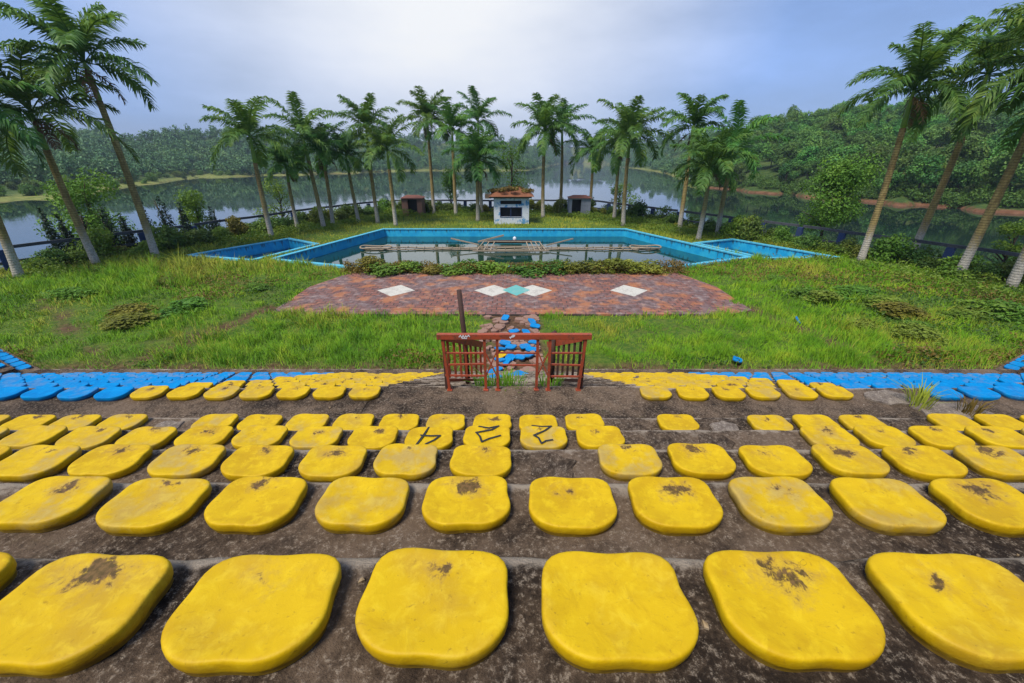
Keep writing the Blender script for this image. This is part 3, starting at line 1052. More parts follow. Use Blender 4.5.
# loose blue seats down the stair and over the rubble path
LOOSE = [(505.6, 319.5, 0), (532, 322, 0), (535, 328, 0), (514, 333, 0), (526, 333, 0), (505, 345, 0), (500, 350, 0), (525, 347, 0), (531, 350, 0), (534, 343, 0), (511, 349, 0),
         (500, 361, 0), (510, 359, 0), (520, 358, 0), (529, 357, 0), (497, 371, 0), (506, 363, 0)]
pts = []
for (u, v, z) in LOOSE:
    p = at(u, v, .06)
    pts.append(p)
pts.sort(key=lambda p: -p.y)
for i, p in enumerate(pts):
    if p.y < 10.9:
        p.y = 10.95
    place_seat(p.x, p.y, .05 + random.uniform(0, .08), 'b', f'loose blue seat pad dropped on the rubble path, {ORD[i + 1]} from the brick terrace', 'loose seats on the rubble path', random.choice([0, .3]), .5,
               random.uniform(-3, 3), (random.uniform(-.25, .25), random.uniform(-.25, .25)))
p = at(501, 356, .1)
place_seat(p.x, p.y, .1, 'y', 'loose yellow seat pad among blue ones on the rubble path', 'loose seats on the rubble path', 0, .3, .8, (.1, -.1))
for (zst, xx, yy) in ((2, .1, 8.3), (1, -.4, 7.2), (3, .25, 9.2), (4, -.55, 9.8)):
    kk = int((yy - 4.96) / .35)
    z = row_top(6) - (kk + 1) * .178
    place_seat(xx, 4.96 + kk * .35 + .17, z + .03, 'b', f'loose blue seat pad lying on the stair behind the gate, {ORD[[7.2, 8.3, 9.2, 9.8].index(yy) + 1]} one down', 'loose seats on the stair', .2, .4, random.uniform(-1, 1), (-.2, .05))
p = at(667, 357, .08)
for (u, v, txt) in ((737, 361, 'in grass right of the gate'), (797, 321, 'upright in grass right of the brick terrace'), (283, 258, None)):
    if txt:
        p = at(u, v, .1)
        place_seat(p.x, p.y, .12, 'b', f'loose blue seat pad {txt}', 'loose seats in the grass', 0, .3, 1.0, (.9 if 'upright' in txt else .2, .1))
# paving stones on the path
mb = MB()
STN = mat_paint('rubble_stone', (.30, .17, .12), (.20, .15, .12), .6, 4, .9)
for q in range(150):
    x, y = random.uniform(-1.25, 1.1), random.uniform(10.9, 16.2)
    r_ = random.uniform(.08, .24)
    nn = 6
    a0 = random.uniform(0, 6)
    V = [(x + r_ * random.uniform(.7, 1.1) * math.cos(a0 + 2 * math.pi * i / nn), y + r_ * random.uniform(.7, 1.1) * math.sin(a0 + 2 * math.pi * i / nn)) for i in range(nn)]
    h = random.uniform(.03, .1)
    mb.add([(a, b, -.05) for a, b in V] + [(a, b, h + random.uniform(-.015, .015)) for a, b in V], [tuple(range(nn, 2 * nn))] + [(i, (i + 1) % nn, nn + (i + 1) % nn, nn + i) for i in range(nn)])
tag(mb.build('rubble', STN), 'reddish broken paving stones strewn along the path to the terrace', 'rubble', kind='stuff')

# small litter on the steps
mb = MB()
for q in range(460):
    k = random.choice([1, 1, 1, 2, 2, 2, 3, 3, 4, 5, 6, 6])
    x, y = random.uniform(-1.6 * k, 1.6 * k), row_y(k) + random.uniform(-.34, .3)
    i = round((x - X0) / S)
    if abs(x - X0 - i * S) < .24 and abs(y - row_y(k)) < .24 or y > row_y(k) + .17:
        continue
    r_ = random.uniform(.0025, .008) * random.choice([1, 1, 1, 1.8])
    nn = 5
    a0 = random.uniform(0, 6)
    V = [(x + r_ * random.uniform(.5, 1.3) * math.cos(a0 + 2 * math.pi * i / nn), y + r_ * random.uniform(.5, 1.3) * math.sin(a0 + 2 * math.pi * i / nn)) for i in range(nn)]
    z = row_top(k)
    mb.add([(a, b, z - .005) for a, b in V] + [(a, b, z + .006 + random.uniform(0, r_)) for a, b in V], [tuple(range(nn, 2 * nn))] + [(i, (i + 1) % nn, nn + (i + 1) % nn, nn + i) for i in range(nn)])
T = NT('litter_chips')
nn_ = T.noise(T.coord('Object'), 7.0, 2)
LIT = T.done(T.principled(Base_Color=T.ramp(nn_, [(.3, (.06, .04, .02)), (.5, (.30, .21, .11)), (.68, (.6, .55, .48))]), Roughness=.9))
tag(mb.build('litter', LIT), 'small pale chips and dry leaf bits scattered over the concrete steps', 'litter', kind='stuff')


# ------------------------------------------------------------------ vegetation generators
def leaf_quads(P, Nrm, size, aspect=.6, rg=RNG, jitter=.7, vary=.35):
    """one quad per point, roughly facing Nrm"""
    n = len(P)
    Nn = Nrm + jitter * rg.standard_normal((n, 3))
    Nn /= np.linalg.norm(Nn, axis=1, keepdims=True) + 1e-9
    A = np.cross(Nn, rg.standard_normal((n, 3)))
    A /= np.linalg.norm(A, axis=1, keepdims=True) + 1e-9
    B = np.cross(Nn, A)
    s = (size * (1 + vary * rg.uniform(-1, 1, (n, 1)))) / 2
    A = A * s
    B = B * s * aspect
    fold = Nn * s * .25
    V = np.stack([P - A, P - B * 1.0 + fold, P + A, P + B + fold], 1).reshape(-1, 3)
    Q = np.arange(4 * n).reshape(n, 4)
    return V, Q


def blob_leaves(centres, radii, n, size, rg, squash=.8, shell=.55, aspect=.6, up=.4):
    """leaves through lobes' outer volume"""
    centres, radii = np.array(centres, float), np.array(radii, float)
    w = radii ** 2
    idx = rg.choice(len(radii), n, p=w / w.sum())
    D = rg.standard_normal((n, 3))
    D /= np.linalg.norm(D, axis=1, keepdims=True)
    rr = (shell + (1.06 - shell) * rg.random(n) ** .6) * (1 + .13 * np.sin(7 * D[:, 0] + 3 * D[:, 2]) + .10 * np.sin(11 * D[:, 1] + idx))
    P = centres[idx] + D * (radii[idx] * rr)[:, None] * np.array([1, 1, squash])
    return leaf_quads(P, D + np.array([0, 0, up]), size, aspect, rg)


def lobes(rg, n, spread, height, r0, base):
    cs, rs = [], []
    for i in range(n):
        a, q = rg.uniform(0, 6.283), rg.uniform(0, 1) ** .6
        h = rg.uniform(0, 1)
        wid = spread * (1 - .55 * abs(h - .35) / .65)
        cs.append((q * wid * math.cos(a), q * wid * math.sin(a), base + h * height))
        rs.append(r0 * rg.uniform(.6, 1.15))
    return cs, rs


def limbs(rg, h, base_r, n, spread, bend=.1):
    mb = MB()
    top = Vector((rg.uniform(-bend, bend) * h, rg.uniform(-bend, bend) * h, h))
    mb.tube([(0, 0, -.15), top * .35 + Vector((rg.uniform(-.1, .1), 0, 0)), top * .7, top], [base_r, base_r * .75, base_r * .5, base_r * .18], 8)
    for i in range(n):
        s = .3 + .6 * i / n
        a = rg.uniform(0, 6.283)
        e = top * s + Vector((math.cos(a) * spread * (1.1 - s), math.sin(a) * spread * (1.1 - s), h * .22))
        mb.tube([top * s, (top * s + e) / 2 + Vector((0, 0, .1 * h * .3)), e], [base_r * .42, base_r * .28, base_r * .1], 6)
    return mb


# ------------------------------------------------------------------ palms
def frond(V, Q, rg, a, e0, L, droop, leaf, n=34):
    m = 15
    p = np.zeros(3)
    pts, dirs = [p.copy()], []
    curl = rg.uniform(-.25, .25)
    for i in range(m):
        s = (i + .5) / m
        e = e0 - droop * s ** 1.35
        aa = a + curl * s
        d = np.array([math.cos(aa) * math.cos(e), math.sin(aa) * math.cos(e), math.sin(e)])
        dirs.append(d)
        p = p + d * L / m
        pts.append(p.copy())
    pts, dirs = np.array(pts), np.array(dirs)
    # rachis: narrow 3-sided strip
    for i in range(m):
        d = dirs[i]
        sd = np.cross(d, [0, 0, 1.0])
        sd /= np.linalg.norm(sd) + 1e-6
        w0, w1 = .05 * (1 - i / m) + .008, .05 * (1 - (i + 1) / m) + .008
        o = len(V)
        upv = np.cross(sd, d) * .02
        V += [pts[i] - sd * w0, pts[i] + sd * w0, pts[i + 1] + sd * w1, pts[i + 1] - sd * w1, pts[i] - upv * 2, pts[i + 1] - upv * 2]
        Q += [(o, o + 1, o + 2, o + 3), (o, o + 3, o + 5, o + 4), (o + 1, o + 4, o + 5, o + 2)]
    for k in range(n):
        s = .13 + .87 * (k + rg.uniform(0, .5)) / n
        f = s * m
        i = min(int(f), m - 1)
        c = pts[i] + (pts[i + 1] - pts[i]) * (f - i)
        d = dirs[i]
        sd = np.cross(d, [0, 0, 1.0])
        sd /= np.linalg.norm(sd) + 1e-6
        u = np.cross(sd, d)
        ll = leaf * (.35 + .75 * math.sin(math.pi * min(1, s * .92 + .06)) ** .7) * rg.uniform(.85, 1.1)
        for sg in (-1, 1):
            plane = rg.uniform(-.35, .5)
            l1 = sd * sg * .85 + d * .55 + u * plane
            l1 /= np.linalg.norm(l1)
            l2 = l1 * .75 + np.array([0, 0, -.62]) + d * .1
            l2 /= np.linalg.norm(l2)
            mid = c + l1 * ll * .5
            tip = mid + l2 * ll * .55
            wv = np.cross(l1, sd * sg * .2 + u * (1 if abs(plane) < .4 else .3) + rg.standard_normal(3) * .25)
            wv /= np.linalg.norm(wv) + 1e-6
            w = .042 * (.7 + .6 * rg.random())
            o = len(V)
            V += [c - wv * w * .6, c + wv * w * .6, mid + wv * w, mid - wv * w, tip + wv * w * .15, tip - wv * w * .15]
            Q += [(o, o + 1, o + 2, o + 3), (o + 3, o + 2, o + 4, o + 5)]


def palm_crown(seed, nf=15, L=3.85):
    rg = np.random.default_rng(seed)
    V, Q = [], []
    for i in range(nf):
        lev = i / (nf - 1)
        a = i * 2.39996 + rg.uniform(-.25, .25)
        e0 = R(86 - 92 * lev ** 1.15) + rg.uniform(-.1, .1)
        frond(V, Q, rg, a, e0, L * rg.uniform(.85, 1.08) * (.85 if lev < .12 else 1), R(62 + 40 * lev) * rg.uniform(.8, 1.15), .74, 54)
    # spear leaf
    mb = MB().tube([(0, 0, 0), (.04, 0, .9), (.1, .03, 1.7)], [.05, .035, .01], 6)
    return mesh_np('crown', np.array(V), np.array(Q), PALM)


def dry_frond(seed):
    rg = np.random.default_rng(seed)
    V, Q = [], []
    for k in range(2):
        frond(V, Q, rg, rg.uniform(0, 6), R(-25), 2.3, R(60), .5, 22)
    return mesh_np('dry_fronds', np.array(V), np.array(Q), PALM_DRY)


CROWNS = [palm_crown(s, (17, 14, 19, 16, 21, 15, 18, 13)[s], (3.85, 3.6, 3.9, 4.1, 3.5, 3.8, 3.6, 4.0)[s]) for s in range(8)]
DRY = [dry_frond(50), dry_frond(51)]
# base u, base v, top u, top v, crown scale, dry fronds, label
PALMS = [
    (20, 278, -50, 112, 1.05, 0, 'royal palm whose leaning trunk is cut by the left edge beside the fence'),
    (97, 265, 31, 112, 1.05, 1, 'leaning royal palm with drooping crown, second from the left edge'),
    (157, 259, 84, 62, 1.05, 0, 'tall leaning royal palm beside the left paddling pool, highest crown on that side'),
    (272, 238, 250, 137, 1.0, 0, 'royal palm standing just behind the left paddling pool corner'),
    (298, 230, 286, 166, .72, 1, 'short royal palm with reddish dead fronds behind the left paddling pool'),
    (324, 228, 303, 138, 1.0, 0, 'royal palm with light green crown behind the left corner of the large pool'),
    (333, 225, 322, 152, .9, 1, 'royal palm close to the right of the light green one by the large pool'),
    (359, 223, 346, 156, .8, 0, 'small thin royal palm between two pairs of taller ones left of the kiosk'),
    (378, 223, 366, 128, .95, 0, 'royal palm with brown trunk left of the brick hut'),
    (396, 226, 387, 150, .95, 0, 'royal palm with low spreading crown beside the brick hut'),
    (434, 214, 427, 119, 1.05, 0, 'slim royal palm with open crown between the brick hut and the kiosk'),
    (456, 216, 452, 130, 1.05, 0, 'royal palm with dark crown left of the kiosk'),
    (478, 221, 477, 162, 1.05, 1, 'low royal palm with broad light crown next to the kiosk wall'),
    (482, 212, 478, 122, 1.0, 0, 'taller royal palm rising behind the low one next to the kiosk'),
    (543, 218, 545, 133, 1.08, 1, 'royal palm with thick double trunk right of the kiosk'),
    (560, 213, 562, 127, 1.0, 0, 'royal palm second to the right of the kiosk'),
    (590, 213, 594, 152, .95, 0, 'slender royal palm behind the grey shed'),
    (614, 219, 620, 144, .95, 1, 'royal palm with brown hanging frond right of the grey shed'),
    (623, 226, 630, 136, 1.08, 0, 'royal palm with full round crown near the right corner of the large pool'),
    (679, 231, 693, 128, 1.0, 1, 'royal palm with yellowish trunk left of the right paddling pool'),
    (698, 240, 710, 168, .9, 1, 'short light green royal palm with whitened trunk base by the right paddling pool'),
    (717, 235.5, 734, 150, 1.0, 0, 'dark royal palm leaning right beside the right paddling pool'),
    (860, 262, 914, 90, .98, 0, 'leaning royal palm nearest the large round tree on the right'),
    (910, 258, 988, 74, 1.12, 0, 'tall leaning royal palm third from the right edge'),
    (957, 278, 1062, 62, 1.12, 0, 'royal palm leaning out of the right edge with a pale ringed trunk'),
    (1010, 288, 1110, 80, 1.1, 0, 'royal palm of which only the pale trunk base shows at the right edge'),
]
for i, (bu, bv, tu, tv, sc, dry, lab) in enumerate(PALMS):
    b = at(bu, bv, 0)
    if b.y > 53.2:
        b = at_y(bu, bv, 53.2)
        b.z = 0
    tp = at_y(tu, tv, b.y)
    d = tp - b
    rg = random.Random(i)
    root = empty('palm_tree', b)
    tag(root, lab, 'palm tree', 'royal palms around the pool')
    n = 12
    bow = rg.uniform(-.12, .12)
    path = [d * s + Vector((bow * math.sin(math.pi * s), 0, 0)) for s in np.linspace(0, 1, n)]
    hgt = d.length
    cut = 1 - min(1.9, hgt * .24) / hgt
    base_r, top_r = .215 * sc ** .5, .14 * sc ** .5
    pts, rad = [], []
    for s in np.linspace(-.02, cut, 14):
        pts.append(d * s + Vector((bow * math.sin(math.pi * max(s, 0)), 0, 0)))
        rad.append(base_r * (1.25 if s < .02 else 1.08 if s < .1 else 1) * (1 - s) + top_r * s)
    MB().tube(pts, rad, 12).build('trunk', TRUNK, root, True)
    pts, rad = [], []
    for s, r_ in ((cut - .006, .80), (cut + .01, 1.12), (cut + (1 - cut) * .3, 1.05), (cut + (1 - cut) * .65, .85), (1.0, .55), (1.03, .35)):
        pts.append(d * s + Vector((bow * math.sin(math.pi * min(s, 1)), 0, 0)))
        rad.append(top_r * r_)
    MB().tube(pts, rad, 12).build('crownshaft', SHAFT, root, True)
    c = link('crown', CROWNS[(i * 3) % 8], root, d)
    c.scale = (sc * 1.1, sc * 1.1, sc * rg.uniform(1.0, 1.15))
    c.rotation_euler = (0, d.x / hgt * .5, rg.uniform(0, 6.28))
    if dry or i % 4 == 2:
        c = link('dry_fronds', DRY[i % 2], root, d * (1 - (1 - cut) * .15))
        c.scale = (sc * .9,) * 3
        c.rotation_euler = (0, 0, rg.uniform(0, 6.28))

# ------------------------------------------------------------------ fence
FB = mat_paint('fence_post_blue', (.022, .05, .15), (.05, .055, .07), .6, 3, .8)
FR = mat_paint('fence_rail_mossy_concrete', (.075, .08, .095), (.025, .025, .022), .7, 3, .9)
fr = empty('perimeter_fence', (0, 0, 0))
tag(fr, 'low concrete fence with blue posts and dark mossy rails along the lake edge', 'fence')
rg = random.Random(3)
for p, q in zip(FENCE[:-1], FENCE[1:]):
    p, q = Vector((*p, 0)), Vector((*q, 0))
    L = (q - p).length
    n = max(1, round(L / 3.4))
    d = (q - p).normalized()
    nrm = Vector((-d.y, d.x, 0))
    for z, h in ((1.40, .19), (.55, .15)):
        a = p + Vector((0, 0, z)) + d * .16
        b = q + Vector((0, 0, z)) - d * .16
        mb = MB()
        prev = a
        for i in range(1, n * 2 + 1):
            c = a.lerp(b, i / (n * 2)) + Vector((0, 0, rg.uniform(-.03, .03)))
            mb.bar(prev, c, .12, h)
            prev = c
        mb.build('rail', FR, fr)
    for i in range(n):
        c = p.lerp(q, i / n)
        mb = MB()
        mb.bar(c + Vector((0, 0, -.3)), c + Vector((rg.uniform(-.03, .03), 0, 1.29)), .40, .24, nrm)
        mb.build('post', FB, fr)

# ------------------------------------------------------------------ kiosk and huts
T = NT('kiosk_wall_paint')
co = T.coord('Object')
n1 = T.noise(co, 1.3, 6, .65, .4)
n2 = T.noise(co, 5, 7, .7)
col = T.mix(T.smooth(n1, .53, .60), (.62, .64, .66), (.10, .30, .52))
col = T.mix(T.smooth(n2, .54, .68), col, (.30, .27, .24))
KW = T.done(T.principled(Base_Color=col, Roughness=.85, Normal=T.bump(n2, .5, .02)))
DARK = mat_paint('dark_interior', (.02, .02, .022), (.03, .028, .025), .5)
ROOF = mat_paint('rusty_roof_tiles', (.24, .085, .035), (.10, .055, .03), .7, 2.5, .9)
kb = at(511, 224, 0)
k = empty('kiosk', (kb.x + .05, kb.y, 0))
tag(k, 'small white and blue kiosk with overgrown rusty roof behind the pool', 'kiosk')
W, Dp, Hh = 1.85, 3.2, 2.62
mb = MB()
ox0, ox1, oz0, oz1, sz0, sz1 = -1.15, 1.05, .75, 1.65, 2.0, 2.36
mb.box((-W, 0, -.1), (W, .15, oz0)).box((-W, 0, oz0), (ox0, .15, oz1)).box((ox1, 0, oz0), (W, .15, oz1)).box((-W, 0, oz1), (W, .15, sz0)).box((-W, 0, sz0), (ox0, .15, sz1)).box((ox1, 0, sz0), (W, .15, sz1)).box((-W, 0, sz1), (W, .15, Hh))
mb.box((-W, .152, -.1), (-W + .15, Dp, Hh)).box((W - .15, .152, -.1), (W, Dp, Hh)).box((-W + .152, Dp - .15, -.1), (W - .152, Dp, Hh))
mb.build('wall', KW, k)
fm = MB()
for a, b in (((ox0 - .06, -.03, oz0 - .07), (ox1 + .06, .05, oz0 - .002)), ((ox0 - .06, -.03, oz1 + .002), (ox1 + .06, .05, oz1 + .06)), ((ox0 - .06, -.03, oz0), (ox0 - .002, .05, oz1)), ((ox1 + .002, -.03, oz0), (ox1 + .06, .05, oz1)), ((-.1, .02, oz0), (-.04, .08, oz1))):
    fm.box(a, b)
fm.build('window_frame', FB, k)
MB().box((-W + .2, .9, 0), (W - .2, 1.0, 2.3)).build('interior_shade', DARK, k)  # dark sheet standing in for the shade inside the kiosk
MB().box((-2.1, -.28, Hh), (2.1, Dp + .25, Hh + .16)).build('eaves_slab', CONC, k)
rf = MB()
z0, z1 = Hh + .162, Hh + .95
V = [(-2.35, -.55, z0), (2.35, -.55, z0), (2.35, Dp + .5, z0), (-2.35, Dp + .5, z0), (-.8, Dp / 2, z1), (.8, Dp / 2, z1)]
rf.add(V, [(0, 1, 5, 4), (1, 2, 5), (2, 3, 4, 5), (3, 0, 4), (3, 2, 1, 0)])
roof = rf.build('roof', ROOF, k)
rg_ = np.random.default_rng(5)
V, Q = blob_leaves([(x, rg_.uniform(-.2, 2.5), z0 + .35 + .45 * (1 - abs(x) / 2.4)) for x in np.linspace(-2.2, 2.1, 14)], [.38] * 14, 1300, .2, rg_, .5)
link('creeper', mesh_np('creeper', V, Q, LEAF_RED), k)
MB().box((-2.75, -.1, Hh - .05), (-2.12, 1.2, Hh + .35)).build('broken_eave_block', CONC, k)

BRICK = mat_paint('old_hut_brick', (.23, .12, .085), (.12, .09, .08), .6, 3, .9)
REDROOF = mat_paint('red_hut_roof', (.24, .085, .055), (.13, .07, .05), .6, 3, .85)
GREYW = mat_paint('grey_blue_hut_wall', (.30, .32, .37), (.18, .17, .17), .6, 3, .9)
for (u0, u1, v, wallm, lab, door) in ((403, 423, 216.5, BRICK, 'small brick hut with red roof slab and dark doorway left of the kiosk', (.30, .75)), (569, 590, 213.5, GREYW, 'small grey shed with red roof slab and dark doorway right of the kiosk', (.12, .55))):
    a, b = at_y(u0, v, 50.5), at_y(u1, v, 50.5)
    w = b.x - a.x
    h = empty('garden_hut', (a.x, 50.5, 0))
    tag(h, lab, 'hut')
    d0, d1 = w * door[0], w * door[1]
    mb = MB().box((0, 0, -.1), (d0, .15, 2.05)).box((d1, 0, -.1), (w, .15, 2.05)).box((d0, 0, 1.9), (d1, .15, 2.05))
    mb.box((0, .152, -.1), (.15, 1.8, 2.05)).box((w - .15, .152, -.1), (w, 1.8, 2.05)).box((.152, 1.65, -.1), (w - .152, 1.8, 2.05))
    mb.build('wall', wallm, h)
    MB().box((.2, .9, 0), (w - .2, .96, 1.95)).build('interior_shade', DARK, h)  # dark sheet behind the doorway, standing in for interior shade
    V = [(-.14, -.2, 2.05), (w + .14, -.2, 2.05), (w + .14, 2.0, 2.05), (-.14, 2.0, 2.05), (.5, .85, 2.36), (w - .5, .85, 2.36)]
    MB().add(V, [(0, 1, 5, 4), (1, 2, 5), (2, 3, 4, 5), (3, 0, 4), (3, 2, 1, 0)]).build('roof', REDROOF, h)


# ------------------------------------------------------------------ shrubs and trees near the pool
def bush_mesh(seed, mat, n=1700, size=.13, spread=.55, height=.75, r0=.42):
    rg = np.random.default_rng(seed)
    cs, rs = lobes(rg, 9, spread, height, r0, .12)
    V, Q = blob_leaves(cs, rs, n, size, rg, .85, .45)
    V[:, 2] = np.maximum(V[:, 2], 0)
    return mesh_np('foliage', V, Q, mat)


BUSH = [bush_mesh(s, LEAF_MID) for s in range(4)]
BUSHB = [bush_mesh(s + 10, LEAF_BRIGHT) for s in range(3)]
BUSHR = [bush_mesh(s + 20, mat_leaf('olive_orange_foliage', (.10, .11, .016), (.24, .25, .028), (.38, .36, .04), .9, .28, .08, .4)) for s in range(2)]
STEM = [limbs(random.Random(s), .8, .035, 6, .5).mesh('stem', BARK, True) for s in range(2)]


def shrub(x, y, sx, sz, kind, label, group, z=0.0):
    root = empty('shrub', (x, y, z), random.uniform(0, 6.28))
    tag(root, label, 'shrub', group)
    f = link('foliage', random.choice({'b': BUSHB, 'm': BUSH, 'r': BUSHR}[kind]), root)
    s = link('stem', random.choice(STEM), root)
    root.scale = (sx, sx * random.uniform(.85, 1.15), sz)
    return root


# hedge of shrubs along the pool's near edge
for i, u in enumerate(np.linspace(366, 657, 15)):
    p = at(u, 274, 0)
    if abs(u - 512) < 6:
        continue
    shrub(p.x + random.uniform(-.3, .3), 23.7 + random.uniform(-.2, .25), random.uniform(1.3, 1.9), random.uniform(.42, .85), random.choice('rbrb'),
          f'low bushy shrub on the pool side of the brick terrace, {ORD[i + 1] if i < 7 else ORD[15 - i]} from the {"left" if i < 7 else "right"} end', 'shrubs along the pool edge')
# shrubs inside the fence
rg = random.Random(9)
cnt = 0
names = {}
for p, q in zip(FENCE[1:-1], FENCE[2:]):
    p, q = Vector((*p, 0)), Vector((*q, 0))
    L = (q - p).length
    d = (q - p).normalized()
    n_in = Vector((d.y, -d.x, 0))
    for i in range(int(L / 1.15)):
        c = p + d * (i + .5) * L / int(L / 1.15) + n_in * rg.uniform(.4, 2.2)
        dep = c.y * CS + CAMZ * SN
        u = 512 + F * c.x / dep
        if not -20 < u < 1044 or abs(c.x + .1) < 2.6 and c.y > 43 and c.y < 48:
            continue
        if min(seg_dist(pl[j], pl[(j + 1) % len(pl)], np.array(c.x), np.array(c.y)) for pl in (SIDE_L, SIDE_R) for j in range(4)) < .9:
            continue
        cnt += 1
        side = 'left bank' if c.x < -16.5 else 'right bank' if c.x > 10.5 else 'far end'
        names[side] = names.get(side, 0) + 1
        s = rg.uniform(.75, 1.5)
        shrub(c.x, c.y, s, s * rg.uniform(.6, 1.35), rg.choice('mmmbr'), f'leafy shrub inside the fence on the {side}, {ORD[min(names[side], 30)]} along from the {"left" if side != "right bank" else "far"} corner', 'shrubs inside the fence')
print('fence shrubs', cnt)


def tree(name, loc, mats, seed, n, size, cs, rs, trunk_h, trunk_r, label, cat, group=None, spread=1.2, squash=.85, shell=.45):
    rg = np.random.default_rng(seed)
    root = empty(name, loc)
    tag(root, label, cat, group)
    V, Q = blob_leaves(cs, rs, n, size, rg, squash, shell)
    link('crown', mesh_np('crown', V, Q, mats), root)
    limbs(random.Random(seed), trunk_h, trunk_r, 8, spread).build('trunk', BARK, root, True)
    return root


def px_tree(name, u0, u1, v0, v1, Y, mats, seed, n, size, nl, label, cat, zb=-1.5, **kw):
    a, b = at_y(u0, (v0 + v1) / 2, Y), at_y(u1, (v0 + v1) / 2, Y)
    top = at_y((u0 + u1) / 2, v0, Y).z
    bot = at_y((u0 + u1) / 2, v1, Y).z
    w = (b.x - a.x) / 2
    h = top - bot
    rg = np.random.default_rng(seed + 100)
    cs, rs = lobes(rg, nl, w * .72, h * .74, min(w, h / 2) * .42, bot - zb + h * .14)
    return tree(name, ((a.x + b.x) / 2, Y, zb), mats, seed, n, size, cs, rs, (top - zb) * .82, .14, label, cat, spread=w * .8, **kw)


px_tree('broadleaf_tree', 797, 874, 152, 238, 37, LEAF_BRIGHT, 21, 9000, .22, 26, 'large round bright green tree beyond the fence on the right', 'tree')
px_tree('broadleaf_tree', 48, 132, 166, 262, 31, LEAF_BRIGHT, 22, 6500, .20, 20, 'wide bright green bushy tree beyond the fence between the leaning palms', 'tree')
px_tree('broadleaf_tree', 168, 214, 187, 240, 36.5, LEAF_BRIGHT, 23, 3000, .18, 12, 'small round bright tree beyond the fence near the left paddling pool', 'tree')
px_tree('broadleaf_tree', 256, 300, 176, 228, 46.5, LEAF_BRIGHT, 24, 1600, .2, 9, 'thin pale green tree beyond the fence behind the left palms', 'tree')
px_tree('broadleaf_tree', 434, 466, 168, 214, 58, LEAF_BRIGHT, 25, 2200, .22, 10, 'low light green tree beyond the fence left of the kiosk', 'tree')
px_tree('broadleaf_tree', 488, 532, 140, 196, 50.2, LEAF_BRIGHT, 26, 1500, .2, 12, 'thin sparse tree rising behind the kiosk roof', 'tree', zb=0)
px_tree('broadleaf_tree', 580, 600, 196, 224, 57, LEAF_MID, 27, 900, .2, 6, 'small shrubby tree beyond the fence behind the grey shed', 'tree')
px_tree('broadleaf_tree', 600, 640, 183, 218, 58, LEAF_BRIGHT, 28, 1500, .22, 8, 'light green tree beyond the fence right of the grey shed', 'tree')
px_tree('broadleaf_tree', 985, 1040, 222, 262, 26.5, LEAF_BRIGHT, 29, 1500, .17, 8, 'low leafy tree at the fence by the right edge', 'tree')
px_tree('broadleaf_tree', 640, 690, 205, 232, 45, LEAF_MID, 30, 1800, .17, 9, 'dark low shrubby tree outside the fence left of the right paddling pool', 'tree')
# dark narrow conifers along the left fence
for i, (u0, u1, v0, v1, Y) in enumerate([(44, 62, 205, 268, 26.5), (60, 76, 212, 266, 27.5), (78, 97, 208, 264, 28.0), (100, 120, 205, 258, 29), (119, 137, 212, 258, 30), (140, 156, 198, 252, 31.5), (157, 178, 194, 250, 32.5), (178, 192, 200, 248, 33), (205, 222, 206, 240, 36)]):
    a, b = at_y(u0, (v0 + v1) / 2, Y), at_y(u1, (v0 + v1) / 2, Y)
    top = at_y((u0 + u1) / 2, v0, Y).z
    zb = -.8
    w = (b.x - a.x) / 2
    h = top - zb
    cs = [(random.uniform(-.1, .1) * w, random.uniform(-.1, .1) * w, zz) for zz in np.linspace(.1 * h, .93 * h, 10)]
    rs = [max(.12, w * .85 * (1 - .75 * (q / 9) ** 1.4)) for q in range(10)]
    tree('conifer', ((a.x + b.x) / 2, Y, zb), LEAF_DARK, 60 + i, 1500, .16, cs, rs, h * .9, .07, f'dark narrow conifer at the left fence, {ORD[i + 1]} from the left', 'conifer', 'dark conifers at the left fence', spread=w, squash=1.25, shell=.3)

# dry weed tuft on the walkway at the right
def tuft(loc, n, h, mat, label, name='weed_tuft', spread=.12):
    rg = np.random.default_rng(int(loc[0] * 100) % 999)
    V, Q = [], []
    for i in range(n):
        a, q = rg.uniform(0, 6.28), spread * rg.random() ** .5
        p = np.array([q * math.cos(a), q * math.sin(a), 0])
        lean = np.array([math.cos(a + rg.uniform(-1, 1)), math.sin(a + rg.uniform(-1, 1)), 0]) * rg.uniform(.1, .75)
        hh = h * rg.uniform(.5, 1.1)
        sd = np.array([-math.sin(a), math.cos(a), 0]) * rg.uniform(.004, .010)
        m = p + lean * hh * .35 + np.array([0, 0, hh * .6])
        t = p + lean * hh + np.array([0, 0, hh * .85])
        o = len(V)
        V += [p - sd, p + sd, m + sd, m - sd, t + sd * .2, t - sd * .2]
        Q += [(o, o + 1, o + 2, o + 3), (o + 3, o + 2, o + 4, o + 5)]
    o = link(name, mesh_np(name, np.array(V), np.array(Q), mat))
    o.location = loc
    tag(o, label, 'weed')


tuft((5.35, 4.42, row_top(6)), 60, .40, GRASS_DRY, 'dry grassy weed tuft on the pale broken patch of the walkway')
tuft((5.85, 4.25, row_top(6)), 36, .28, LEAF_RED, 'small brownish weed tuft beside the dry one on the walkway')
tuft((-.1, 5.12, row_top(6) - .17), 160, .26, GRASS, 'green weed clump growing in the gap of the red gate', spread=.3)
tuft((-.38, 5.14, row_top(6) - .17), 90, .24, GRASS, 'green weed clump at the left post of the gate gap', spread=.2)
tuft((.55, 5.15, row_top(6) - .17), 80, .22, GRASS, 'green weed clump at the right post of the gate gap', spread=.2)


# ------------------------------------------------------------------ grass
def scatter(n, u0, u1, v0, v1):
    """points on the lawn spread over the part of the field that the bleachers look on to"""
    x, y = RNG.uniform(u0, u1, n), RNG.uniform(v0, v1, n)
    return x, y


